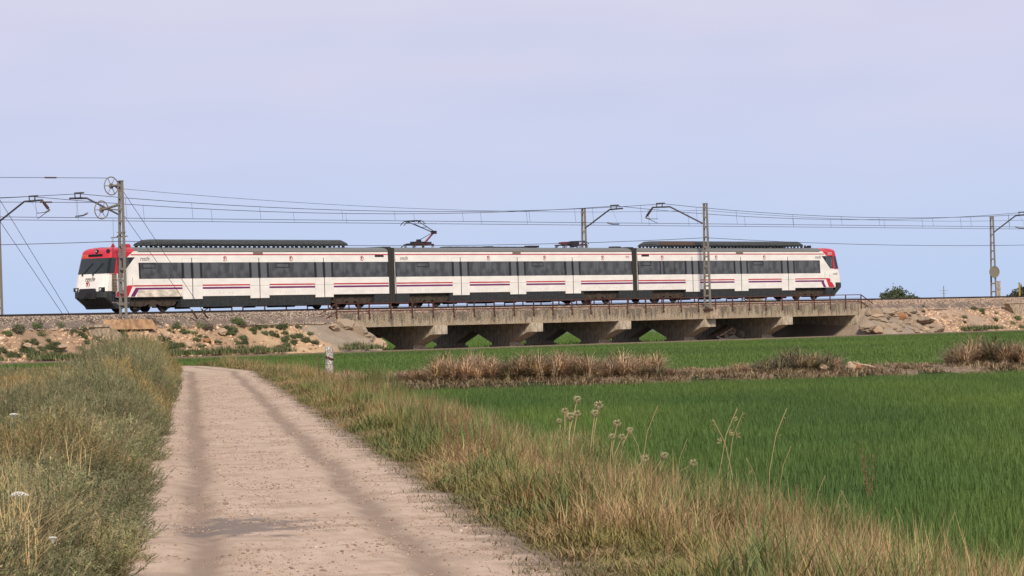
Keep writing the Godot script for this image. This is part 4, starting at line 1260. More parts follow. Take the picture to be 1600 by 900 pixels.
	var tw := one.call("tensioned_wire", "level wire pulled from the left by the upper spoked wheel", [Vector3(-107, 7.5, 1.9), Vector3(-50.5, 8.2, 1.86)], 0.0, 0.016)
	var ib := MB.new()
	ib.tube(Vector3(-55.6, 8.14, 1.87), Vector3(-54.7, 8.15, 1.87), 0.045, 0.045, 6)
	part("wire_insulator", ib, M.insul, tw)
	tw = one.call("tensioned_wire", "level wire pulled from the left by the lower spoked wheel", [Vector3(-107, 6.3, 1.4), Vector3(-50.7, 6.72, 1.4)], 0.0, 0.016)
	ib = MB.new()
	ib.tube(Vector3(-55.6, 6.69, 1.4), Vector3(-54.7, 6.70, 1.4), 0.045, 0.045, 6)
	part("wire_insulator", ib, M.insul, tw)

func make_trackside() -> void:
	# concrete headwall of a culvert with its wing, and the slab beside it
	var t := thing("culvert_headwall", "beige concrete headwall with a sloping wing in the left embankment", "headwall", TR * Transform3D(Basis.IDENTITY, Vector3(-53.5, -1.9, 4.35)))
	var mb := MB.new()
	mb.span(Vector3(-0.55, -0.6, -0.6), Vector3(0.62, 1.02, 0.0)); part("wall", mb, M.concrete_plain, t)
	mb = MB.new(); mb.span(Vector3(-0.68, 1.02, -0.6), Vector3(0.75, 1.16, 0.08)); part("coping", mb, M.concrete_plain, t)
	mb = MB.new(); mb.prism(PackedVector2Array([Vector2(0.62, -0.6), Vector2(2.1, -0.6), Vector2(2.1, 0.1), Vector2(0.72, 0.95), Vector2(0.62, 0.95)]), -0.05, 0.22)
	part("wing_wall", mb, M.concrete_plain, t)
	t = thing("mast_foundation", "ochre concrete foundation block below the wheel mast", "foundation", TR * Transform3D(Basis.IDENTITY, Vector3(-50.6, -1.2, 3.6)))
	mb = MB.new()
	mb.prism(PackedVector2Array([Vector2(-1.7, 0.15), Vector2(1.9, 0.12), Vector2(1.45, 0.72), Vector2(-1.3, 0.76)]), -0.9, 0.35); part("block", mb, M.ochre, t)
	t = thing("concrete_ramp", "pale concrete wing wall in the embankment at the right edge", "wing wall", TR * Transform3D(Basis.IDENTITY, Vector3(46.2, -1.9, 4.1)))
	mb = MB.new(); mb.prism(PackedVector2Array([Vector2(-1.6, 1.25), Vector2(1.5, 1.25), Vector2(1.5, -0.7), Vector2(0.4, -0.7)]), -0.4, 0.1); part("wall", mb, M.concrete_plain, t)
	mb = MB.new(); mb.span(Vector3(-1.75, 1.25, -0.4), Vector3(1.6, 1.42, 0.16)); part("coping", mb, M.concrete_plain, t)
	mb = MB.new(); mb.box(Vector3(62.6, 0.6, -8.6), Vector3(0.22, 1.5, 0.22)); mb.box(Vector3(62.6, 1.37, -8.6), Vector3(0.26, 0.06, 0.26))
	var o := part("marker_post", mb, M.concrete_plain); o.transform = TR; tag(o, "short concrete post right of the disc sign mast", "post")
	mb = MB.new(); mb.box(Vector3(66.4, 0.5, -8.9), Vector3(0.12, 1.3, 0.12)); mb.box(Vector3(66.4, 1.2, -8.9), Vector3(0.16, 0.1, 0.16))
	o = part("marker_post", mb, M.yellow); o.transform = TR; tag(o, "thin yellow post in front of the bush at the right edge", "post")
	# pale block behind the track near the right cab
	mb = MB.new(); mb.box(Vector3(26.3, -0.1, -8.0), Vector3(1.2, 0.75, 0.7)); mb.box(Vector3(26.3, 0.3, -8.0), Vector3(1.3, 0.08, 0.8))
	o = part("concrete_block", mb, M.concrete_plain); o.transform = TR; tag(o, "pale concrete block behind the track below the right cab", "block")
	# whitewashed post at the end of the track
	t = thing("boundary_post", "whitewashed stone post with a rusty band at the far end of the verge", "post", Transform3D(Basis.IDENTITY, Vector3(-6.38, ground_y(-6.38, 113.0), -113.0)))
	var pm := MB.new()
	for k in 11:
		var y0 := k * 0.12 - 0.1; var y1 := y0 + 0.12
		for q in 10:
			var a0 := TAU * q / 10; var a1 := TAU * (q + 1) / 10
			var rr := func(a: float, y: float) -> Vector3:
				var r := 0.135 + 0.03 * noise_b.get_noise_2d(a * 3.0, y * 14.0) - (0.03 if y > 1.15 else 0.0)
				return Vector3(cos(a) * r, y, sin(a) * r)
			pm.quad(rr.call(a0, y0), rr.call(a1, y0), rr.call(a1, y1), rr.call(a0, y1), Vector3(cos(a0), 0, sin(a0)))
			if k == 10: pm.tri(rr.call(a0, y1), rr.call(a1, y1), Vector3(0, y1 + 0.03, 0), Vector3.UP)
	part("shaft", pm, M.white_stone, t)
	pm = MB.new(); pm.tube(Vector3(-0.012, 0.80, 0), Vector3(0.012, 0.86, 0), 0.165, 0.16, 12)
	part("band", pm, M.rust, t)
	# shrubs on the slopes
	var tm := [shrub_mesh(1, 0.45, 260, 0.05), shrub_mesh(2, 0.45, 220, 0.06), shrub_mesh(3, 0.5, 180, 0.04)]
	var spots := [[30, 516, 0.5, 0], [12, 525, 0.45, 0], [57, 513, 0.5, 0], [60, 500, 0.4, 1], [65, 525, 0.5, 0], [28, 520, 0.55, 2], [95, 513, 0.45, 0], [110, 525, 0.4, 2], [140, 500, 0.4, 1], [168, 502, 0.4, 1], [130, 518, 0.35, 0], [135, 538, 0.35, 0], [175, 514, 0.35, 0], [233, 502, 0.6, 1], [245, 508, 0.4, 1], [314, 513, 0.55, 0], [325, 516, 0.5, 1], [370, 508, 0.6, 0], [378, 511, 0.5, 1], [278, 509, 0.3, 0], [294, 521, 0.25, 0], [312, 527, 0.25, 0], [393, 517, 0.3, 0], [414, 523, 0.35, 0], [438, 514, 0.35, 0], [465, 526, 0.25, 0], [484, 524, 0.3, 0], [322, 530, 0.25, 0], [405, 514, 0.3, 0], [1535, 488, 0.35, 1], [1556, 491, 0.3, 0], [1442, 481, 0.3, 1], [1590, 500, 0.5, 0], [1583, 507, 0.4, 0], [125, 548, 0.35, 0], [45, 552, 0.4, 0]]
	for q in spots:
		# the pixel's line of sight meets the embankment slope
		var p := on_slope(q[0], q[1])
		var st: Node3D = put("slope_shrub", tm[int(q[0]) % 3], M.leaf_green if q[3] == 0 else (M.leaf_brown if q[3] == 1 else M.leaf_olive))
		st.transform = Transform3D(Basis(Vector3.UP, q[0] * 1.0).scaled(Vector3.ONE * (q[2] * 1.75)), p)
		tag(st, ["small green shrub on the stony embankment slope", "small dry brown shrub on the stony embankment slope", "small grey olive shrub on the embankment slope"][q[3]], "shrub", ["green slope shrubs", "brown slope shrubs", "olive slope shrubs"][q[3]])
		st.set_meta("ordered", true)
	# weeds standing against the sky along the far rail
	for q in [[-54.5, 0.42], [-53.9, 0.5], [-51.6, 0.45], [-51.2, 0.55], [-50.7, 0.35], [-52.3, 0.25], [-49.2, 0.28], [-47.6, 0.25], [12.9, 0.5]]:
		var st := put("track_weed", tm[int(absf(q[0]) * 10) % 3], M.leaf_brown)
		st.transform = TR * Transform3D(Basis(Vector3.UP, q[0]).scaled(Vector3.ONE * q[1] * 1.2), Vector3(q[0], -0.15, -9.0))
		tag(st, "dark weed against the sky along the far rail", "weed", "weeds along the far rail")
		st.set_meta("ordered", true)

func on_slope(px: float, py: float) -> Vector3:
	# a spot on the near slope, from its measured direction
	var f := 5100.0
	var roll := deg_to_rad(1.3462); var pitch := deg_to_rad(0.5616)
	var a := px - 800.0; var b := 450.0 - py
	var d := Vector3(a * cos(roll) + b * sin(roll), -a * sin(roll) + b * cos(roll), -f)
	d = Basis(Vector3.RIGHT, pitch) * d
	d /= f
	var inv := TR.affine_inverse()
	var best := Vector3.ZERO; var z := 150.0
	while z < 320.0:
		var p := Vector3(0, 1.6, 0) + d * z
		var q := inv * p
		if q.z < 7.5 and (q.y < bank_h(q.x, q.z) or q.z < 2.6):
			best = TR * Vector3(q.x, bank_h(q.x, q.z), q.z)
			break
		z += 0.1
	return best

# ------------------------------------------------------------------ plants
func blade(mb: MB, p: Vector3, h: float, wd: float, dir: float, lean: float, curl: float) -> void:
	var o := Vector3(cos(dir), 0, sin(dir)); var sd := Vector3(-sin(dir), 0, cos(dir)) * wd * 0.5
	var m := p + Vector3(0, h * 0.55, 0) + o * lean * h * 0.4
	var t := p + Vector3(0, h * (1.0 - curl * 0.35), 0) + o * (lean + curl * 0.6) * h
	var nn := (sd.cross(m - p)).normalized()
	if nn.y < 0: nn = -nn
	var n2 := (nn + Vector3.UP * 0.6).normalized()
	mb.trin(p - sd, p + sd, m + sd * 0.8, n2, n2, n2); mb.trin(p - sd, m + sd * 0.8, m - sd * 0.8, n2, n2, n2); mb.trin(m - sd * 0.8, m + sd * 0.8, t, n2, n2, n2)

func grass_mesh(sd: int, n: int, rad: float, h0: float, h1: float, wd: float, lean: float, curl: float, tones: Array) -> ArrayMesh:
	var g := RandomNumberGenerator.new(); g.seed = sd
	var mb := MB.new()
	for i in n:
		var a := g.randf() * TAU; var r := rad * sqrt(g.randf())
		mb.col = (tones[g.randi() % tones.size()] as Color).lerp(tones[g.randi() % tones.size()], g.randf())
		blade(mb, Vector3(cos(a) * r, -0.03, sin(a) * r), g.randf_range(h0, h1), wd * g.randf_range(0.6, 1.3), g.randf() * TAU, lean * g.randf(), curl * g.randf())
	return mb.mesh()

func shrub_mesh(sd: int, rad: float, n: int, leaf: float) -> ArrayMesh:
	# low dome of stems and leaves, about one unit wide
	var g := RandomNumberGenerator.new(); g.seed = sd * 31
	var mb := MB.new()
	for i in n:
		var a := g.randf() * TAU; var e := acos(g.randf_range(0.05, 1.0))
		var r := rad * (0.45 + 0.55 * pow(g.randf(), 0.4)) * (1.0 + 0.25 * sin(a * 3.0 + sd))
		var d := Vector3(cos(a) * sin(e), cos(e) * 0.95, sin(a) * sin(e))
		var k := g.randf_range(0.65, 1.15)
		mb.col = Color(k, k, k)
		for q in 3:
			var p := d * r * (1.0 - 0.12 * q) + Vector3(g.randf_range(-1, 1), g.randf_range(-1, 1), g.randf_range(-1, 1)) * 0.05
			var u := Vector3(g.randf_range(-1, 1), g.randf_range(-0.3, 1), g.randf_range(-1, 1)).normalized() * leaf
			var s := u.cross(d + Vector3(0.1, 0.2, 0.3)).normalized() * leaf * 0.4
			mb.tri(p - s, p + s, p + u * 1.8, d)
		if i % 6 == 0: mb.tube(Vector3.ZERO, d * r, 0.008, 0.004, 3, false)
	return mb.mesh()

func wisp_mesh(sd: int, stems: int, h: float, spread: float, tones: Array) -> ArrayMesh:
	# wiry upright weed: many thin branching stems set with small narrow leaves
	var g := RandomNumberGenerator.new(); g.seed = sd * 17
	var mb := MB.new()
	for i in stems:
		var a := g.randf() * TAU
		var base := Vector3(cos(a), 0, sin(a)) * 0.10 * g.randf()
		var tip := Vector3(cos(a) * spread * sqrt(g.randf()), h * g.randf_range(0.55, 1.0), sin(a) * spread * sqrt(g.randf()))
		var tone: Color = tones[g.randi() % tones.size()]
		var prev := base
		for k in 5:
			var f := (k + 1) / 5.0
			var p := base.lerp(tip, f) + Vector3(g.randf_range(-1, 1), 0, g.randf_range(-1, 1)) * 0.035 + Vector3(tip.x, 0, tip.z) * 0.3 * (f * f - f)
			mb.col = tone * 0.8
			mb.tube(prev, p, 0.0035, 0.003, 3, false)
			for q in 6:
				if k == 0 and q < 4: continue
				var at := prev.lerp(p, g.randf())
				var u := Vector3(g.randf_range(-1, 1), g.randf_range(0.1, 1.6), g.randf_range(-1, 1)).normalized() * g.randf_range(0.018, 0.042)
				var s := u.cross(Vector3(g.randf_range(-1, 1), g.randf_range(-1, 1), g.randf_range(-1, 1))).normalized() * 0.006
				mb.col = tone.lerp(tones[g.randi() % tones.size()], 0.5) * g.randf_range(0.8, 1.2)
				mb.tri(at - s, at + s, at + u, Vector3.UP)
				if q < 2 and k > 1: # side twig
					var e := at + u * 2.6
					mb.tube(at, e, 0.0022, 0.0015, 3, false)
					for z in 3:
						var c := at.lerp(e, 0.4 + 0.3 * z)
						var u2 := (u + Vector3(g.randf_range(-1, 1), g.randf_range(0, 1), g.randf_range(-1, 1)) * 0.03).normalized() * 0.03
						mb.tri(c - s, c + s, c + u2, Vector3.UP)
			prev = p
	return mb.mesh()

func make_fields() -> void:
	var green := [Color(0.064, 0.122, 0.018), Color(0.078, 0.145, 0.022), Color(0.053, 0.102, 0.015), Color(0.096, 0.158, 0.028)]
	var gm := [grass_mesh(1, 96, 0.26, 0.20, 0.34, 0.0065, 0.22, 0.3, green), grass_mesh(2, 96, 0.26, 0.18, 0.33, 0.0065, 0.25, 0.35, green)]
	for k in 2:
		var xf := []; var cl := []
		var Z := 17.0 + 0.1 * k
		while Z < 99.0:
			var X := -9.0 + rng.randf() * 0.2
			var xm := Z * 0.172 + 1.2
			while X < xm:
				var x := X + rng.randf_range(-0.12, 0.12); var z := Z + rng.randf_range(-0.12, 0.12)
				if is_field(x, z) and z < bund_z(x):
					var n := noise_a.get_noise_2d(x * 3.0, z * 1.5)
					var s := 1.0 + 0.18 * n + rng.randf_range(-0.1, 0.1)
					xf.append(Transform3D(Basis(Vector3.UP, rng.randf() * TAU).scaled(Vector3(1, s, 1)), Vector3(x, -0.42, -z)))
					var q := 0.95 + 0.35 * n + rng.randf_range(-0.08, 0.08)
					cl.append(Color(q * (1.0 + 0.25 * n), q, q))
				X += 0.40
			Z += 0.40
		scatter("rice_plants", gm[k], M.leaf, xf, cl, "dense green young rice filling the near field", "rice")
	var fm := grass_mesh(3, 70, 0.55, 0.20, 0.34, 0.02, 0.25, 0.3, green)
	var xf := []; var cl := []
	var Z := 93.0
	while Z < 275.0:
		var xm := Z * 0.175 + 2.0
		var X := -Z * 0.175
		while X < xm:
			var x := X + rng.randf_range(-0.25, 0.25); var z := Z + rng.randf_range(-0.25, 0.25)
			if is_field(x, z) and z > bund_z(x) :
				var n := noise_a.get_noise_2d(x * 2.0, z * 1.0)
				var q := 0.95 + 0.3 * n + rng.randf_range(-0.06, 0.06)
				xf.append(Transform3D(Basis(Vector3.UP, rng.randf() * TAU), Vector3(x, -0.42, -z)))
				cl.append(Color(q, q, q))
			X += 0.72
		Z += 0.72
	scatter("rice_plants", fm, M.leaf, xf, cl, "green rice of the second field in front of the bridge", "rice")
	xf = []; cl = []
	for i in 26000:
		var q := Vector3(rng.randf_range(-70.0, 110.0), -3.06, -rng.randf_range(11.5, 130.0))
		var z := rng.randf_range(0.9, 1.2); var b := rng.randf_range(1.0, 1.25)
		xf.append(Transform3D(Basis(Vector3.UP, rng.randf() * TAU).scaled(Vector3(1.3, z, 1.3)), TR * q)); cl.append(Color(b, b, b))
	scatter("rice_plants", fm, M.leaf, xf, cl, "green rice beyond the railway, seen under the bridge", "rice")
	# low green weeds along the foot of the bank, and beyond the bridge
	var wm := grass_mesh(5, 40, 0.4, 0.12, 0.4, 0.03, 0.6, 0.5, [Color(0.07, 0.12, 0.03), Color(0.09, 0.13, 0.04), Color(0.06, 0.09, 0.03), Color(0.16, 0.14, 0.07)])
	xf = []; cl = []
	for i in 2600:
		var s := rng.randf_range(-75.0, 70.0); var w := rng.randf_range(5.6, 7.6)
		if s > END_L - 1.0 and s < END_R + 6.0: continue
		var n := noise_a.get_noise_2d(s * 5.0, 40.0)
		if s > 0 and n < 0.12: continue
		if n < -0.12: continue
		var p := TR * Vector3(s, 0, w)
		var h := maxf(0.02, RAIL_Y + bank_h(s, w))
		xf.append(Transform3D(Basis(Vector3.UP, rng.randf() * TAU).scaled(Vector3.ONE * rng.randf_range(0.6, 1.3)), Vector3(p.x, h - 0.03, p.z)))
		var q := rng.randf_range(0.7, 1.2)
		cl.append(Color(q, q, q))
	var xt := []; var ct := []
	for i in 420:
		var s := rng.randf_range(-64.0, -36.0) if rng.randf() < 0.8 else rng.randf_range(33.0, 62.0)
		var w := rng.randf_range(3.3, 5.9)
		if noise_a.get_noise_2d(s * 8.0, w * 8.0 + 70.0) < 0.06: continue
		xt.append(TR * Transform3D(Basis(Vector3.UP, rng.randf() * TAU).scaled(Vector3.ONE * rng.randf_range(0.35, 0.8)), Vector3(s, bank_h(s, w) - 0.03, w)))
		var q := rng.randf_range(0.6, 1.1); ct.append(Color(q * 1.1, q * 0.9, q))
	scatter("slope_tufts", shrub_mesh(9, 0.45, 160, 0.07), M.leaf_green, xt, ct, "small green weed tufts dotted over the embankment slopes", "weeds")
	scatter("bank_foot_weeds", wm, M.leaf, xf, cl, "low green weeds along the foot of the railway embankment", "weeds")

func mop_mesh(sd: int, n: int, tones: Array) -> ArrayMesh:
	# tussock: blades rise from a small base and arch over to the outside
	var g := RandomNumberGenerator.new(); g.seed = sd
	var mb := MB.new()
	for i in n:
		var a := g.randf() * TAU; var d := Vector3(cos(a), 0, sin(a)); var sd_ := Vector3(-d.z, 0, d.x) * 0.009
		var h := g.randf_range(0.35, 1.0); var reach := g.randf_range(0.15, 0.85) * (1.3 - h * 0.4)
		var p0 := d * 0.12 * g.randf(); var prev := p0
		mb.col = (tones[g.randi() % tones.size()] as Color).lerp(tones[g.randi() % tones.size()], g.randf())
		for k in 4:
			var f := (k + 1) / 4.0
			var p := p0 + d * reach * f * f + Vector3(0, h * (1.55 * f - 0.75 * f * f * (0.5 + reach)), 0)
			var w0 := sd_ * (1.0 - 0.2 * k); var w1 := sd_ * (0.8 - 0.2 * k)
			var nn := (d * 0.5 + Vector3.UP).normalized()
			mb.trin(prev - w0, prev + w0, p + w1, nn, nn, nn); mb.trin(prev - w0, p + w1, p - w1, nn, nn, nn)
			prev = p
	return mb.mesh()

func make_bund() -> void:
	var dry := [Color(0.56, 0.40, 0.25), Color(0.49, 0.34, 0.21), Color(0.39, 0.265, 0.17), Color(0.64, 0.48, 0.31), Color(0.28, 0.19, 0.125)]
	var tall := [mop_mesh(11, 170, dry), mop_mesh(12, 170, dry), grass_mesh(13, 110, 0.5, 0.05, 0.26, 0.016, 1.6, 1.4, [Color(0.33, 0.24, 0.15), Color(0.27, 0.19, 0.12), Color(0.20, 0.145, 0.09), Color(0.14, 0.13, 0.06), Color(0.40, 0.30, 0.19)]), mop_mesh(14, 110, [Color(0.17, 0.16, 0.08), Color(0.13, 0.13, 0.06), Color(0.24, 0.19, 0.11)])]
	var mats := [[], [], [], []]; var cols := [[], [], [], []]
	var lay := func(k: int, X: float, z: float, wide: float, s: float) -> void:
		mats[k].append(Transform3D(Basis(Vector3.UP, rng.randf() * TAU).scaled(Vector3(wide, s, wide)), Vector3(X, ground_y(X, z) - 0.02, -z)))
		var q := rng.randf_range(0.75, 1.2)
		cols[k].append(Color(q, q * rng.randf_range(0.94, 1.03), q * rng.randf_range(0.9, 1.05)))
	for i in 1500:
		var X := rng.randf_range(-6.5, 19.0); var z := bund_z(X) + rng.randf_range(-2.2, 2.0)
		if X - road_right(z) < 1.5: continue
		if X > 9.6 and X < 13.0 and rng.randf() < 0.6: continue
		lay.call(2, X, z, 0.8, rng.randf_range(0.5, 1.1))
	# arching tufts, thick on the left, scattered farther right
	for i in 620:
		var X := rng.randf_range(-6.0, 18.5)
		var big := 0.95
		var keep := 1.0
		if X < -2.2: big = 0.5
		if X > 4.0: big = 0.35; keep = 0.35
		if X > 7.0: big = 0.8; keep = 0.7
		if X > 9.4: big = 0.25; keep = 0.1
		if X > 12.8: big = 0.95; keep = 0.7
		if X > 15.0 and X < 16.0: big = 0.45
		if rng.randf() > keep: continue
		var z := bund_z(X) + rng.randf_range(-1.3, 1.3)
		if X - road_right(z) < 1.8: continue
		var s := 0.76 * big * (0.45 + 0.75 * rng.randf()) * (1.0 + 0.5 * noise_a.get_noise_2d(X * 22.0, 5.0))
		var k := 3 if (X > 6.8 and X < 9.4 and rng.randf() < 0.6) or rng.randf() < 0.22 else i % 2
		lay.call(k, X, z, 0.6 + 0.7 * s, s)
	for k in 4: scatter("dry_grass", tall[k], M.leaf, mats[k], cols[k], ["tall dry brown grass tufts on the bund between the fields", "arching dry straw tufts on the bund between the fields", "short dead grass matted over the bund between the fields", "olive green weed tufts on the bund between the fields"][k], "dry grass")
	# logs and stones on the bund
	var at := func(x: float) -> Vector3: return Vector3(x, ground_y(x, bund_z(x) - 1.2), -(bund_z(x) - 1.2))
	var mb := MB.new()
	mb.path([Vector3(-0.42, 0.34, 0), Vector3(-0.1, 0.22, 0.03), Vector3(0.25, 0.17, 0.05), Vector3(0.6, 0.06, 0.1)], 0.045, 7); mb.tube(Vector3(-0.1, 0.22, 0.03), Vector3(-0.25, 0.4, -0.05), 0.03, 0.02, 6)
	var o := part("fallen_log", mb, M.rock_pale); o.scale = Vector3.ONE * 0.6; o.position = at.call(9.9); tag(o, "pale broken branch lying on the bund between the rice fields", "log")
	for q in [[9.55, 0.16, "largest pale stone at the foot of the broken branch"], [9.75, 0.11, "small rusty stone under the broken branch"], [8.75, 0.15, "round pale stone among the dry weeds left of the branch"], [15.2, 0.17, "pale stone on the bund near the right edge"]]:
		o = put("stone", rock_mesh(60 + int(q[0]), 1), M.rock_pale if q[1] > 0.12 else M.rock_orange)
		o.transform = Transform3D(Basis(Vector3.UP, q[0]).scaled(Vector3(q[1], q[1] * 0.9, q[1])), at.call(q[0]) + Vector3(0, 0.06, 0.2))
		tag(o, q[2], "stone", "stones on the bund")

func make_verge() -> void:
	var yg := [Color(0.26, 0.225, 0.06), Color(0.19, 0.18, 0.05), Color(0.32, 0.25, 0.085), Color(0.14, 0.145, 0.04)]
	var gr := [Color(0.10, 0.16, 0.04), Color(0.13, 0.17, 0.045), Color(0.08, 0.12, 0.03), Color(0.17, 0.19, 0.06)]
	var st := [Color(0.37, 0.255, 0.12), Color(0.32, 0.21, 0.10), Color(0.42, 0.31, 0.165), Color(0.24, 0.15, 0.075)]
	var kinds := [
		[grass_mesh(21, 70, 0.22, 0.12, 0.36, 0.007, 0.7, 0.8, yg), grass_mesh(22, 70, 0.22, 0.12, 0.34, 0.007, 0.7, 0.8, yg), "yellow green grass growing along the track verge"],
		[grass_mesh(23, 60, 0.22, 0.2, 0.5, 0.009, 0.45, 0.7, gr), grass_mesh(24, 60, 0.2, 0.2, 0.55, 0.009, 0.4, 0.7, gr), "fresh green grass on the field side of the verge"],
		[grass_mesh(25, 70, 0.22, 0.15, 0.5, 0.006, 0.5, 0.7, st), grass_mesh(26, 70, 0.22, 0.15, 0.45, 0.006, 0.6, 0.8, st), "dry straw coloured grass on the verge"]]
	var xf := [[], [], [], [], [], []]; var cl := [[], [], [], [], [], []]
	var Z := 16.5
	while Z < 134.0:
		var dens := clampf(46.0 - Z * 0.35, 11.0, 40.0)
		var dz := 0.25 + Z * 0.004
		for i in int(dens * 3.2 * dz + rng.randf()):
			var z := Z + rng.randf() * dz
			var r := rng.randf_range(-0.05, 3.1)
			r = maxf(r, 0.12 + 0.30 * noise_a.get_noise_2d(z * 9.0, 60.0) + 0.1 * noise_b.get_noise_2d(z * 3.0, 2.0))
			var x := road_right(z) + r
			if w_of(x, z) < 10.0: continue
			var n := noise_a.get_noise_2d(x * 14.0, z * 5.0); var m := noise_a.get_noise_2d(x * 10.0 + 90.0, z * 4.0)
			var near := smoothstep(60.0, 22.0, z)
			var p_straw := clampf(0.34 + 1.0 * n + 0.35 * near * smoothstep(0.4, 1.4, r), 0.03, 0.92)
			var p_green := clampf(0.18 + 0.8 * m + 0.45 * smoothstep(1.7, 2.7, r), 0.03, 0.9)
			var k := 0
			var q := rng.randf()
			if q < p_straw * 0.75: k = 2
			elif q < p_straw * 0.75 + p_green * 0.6: k = 1
			var h := (0.32 + 0.72 * smoothstep(0.0, 0.9, r)) * rng.randf_range(0.7, 1.25) * (1.0 + 0.9 * m + 0.5 * noise_b.get_noise_2d(x * 2.0, z * 0.8))
			if r > 2.4: h *= 0.9
			var idx := k * 2 + (rng.randi() & 1)
			xf[idx].append(Transform3D(Basis(Vector3.UP, rng.randf() * TAU).scaled(Vector3(1.1, maxf(h, 0.22), 1.1)), Vector3(x, ground_y(x, z) - 0.01, -z)))
			var b := rng.randf_range(0.75, 1.15) * (1.0 + 0.25 * n)
			var c := Color(b, b, b)
			if rng.randf() < 0.10: c = Color(b * 0.75, b * 0.5, b * 0.45)
			cl[idx].append(c)
		Z += dz
	for i in 6: scatter("verge_grass", kinds[i / 2][i % 2], M.leaf, xf[i], cl[i], kinds[i / 2][2], "grass")
	# low creeping litter and herbs at the very edge of the track
	var lm := grass_mesh(29, 34, 0.16, 0.03, 0.10, 0.008, 1.5, 1.2, [Color(0.13, 0.12, 0.05), Color(0.20, 0.15, 0.08), Color(0.10, 0.12, 0.04), Color(0.15, 0.09, 0.06)])
	var xe := []; var ce := []
	for i in 2600:
		var z := 16.5 + 100.0 * pow(rng.randf(), 1.5)
		var right := rng.randf() < 0.6
		var r := (rng.randf_range(-0.25, 0.5) if right else rng.randf_range(-3.4, -2.75)) + 0.2 * noise_a.get_noise_2d(z * 9.0, 60.0)
		xe.append(Transform3D(Basis(Vector3.UP, rng.randf() * TAU).scaled(Vector3.ONE * rng.randf_range(0.5, 1.2)), Vector3(road_right(z) + r, 0.02, -z)))
		var b := rng.randf_range(0.7, 1.1); ce.append(Color(b, b, b))
	scatter("edge_herbs", lm, M.leaf, xe, ce, "creeping herbs and litter at the edges of the dirt track", "herbs")

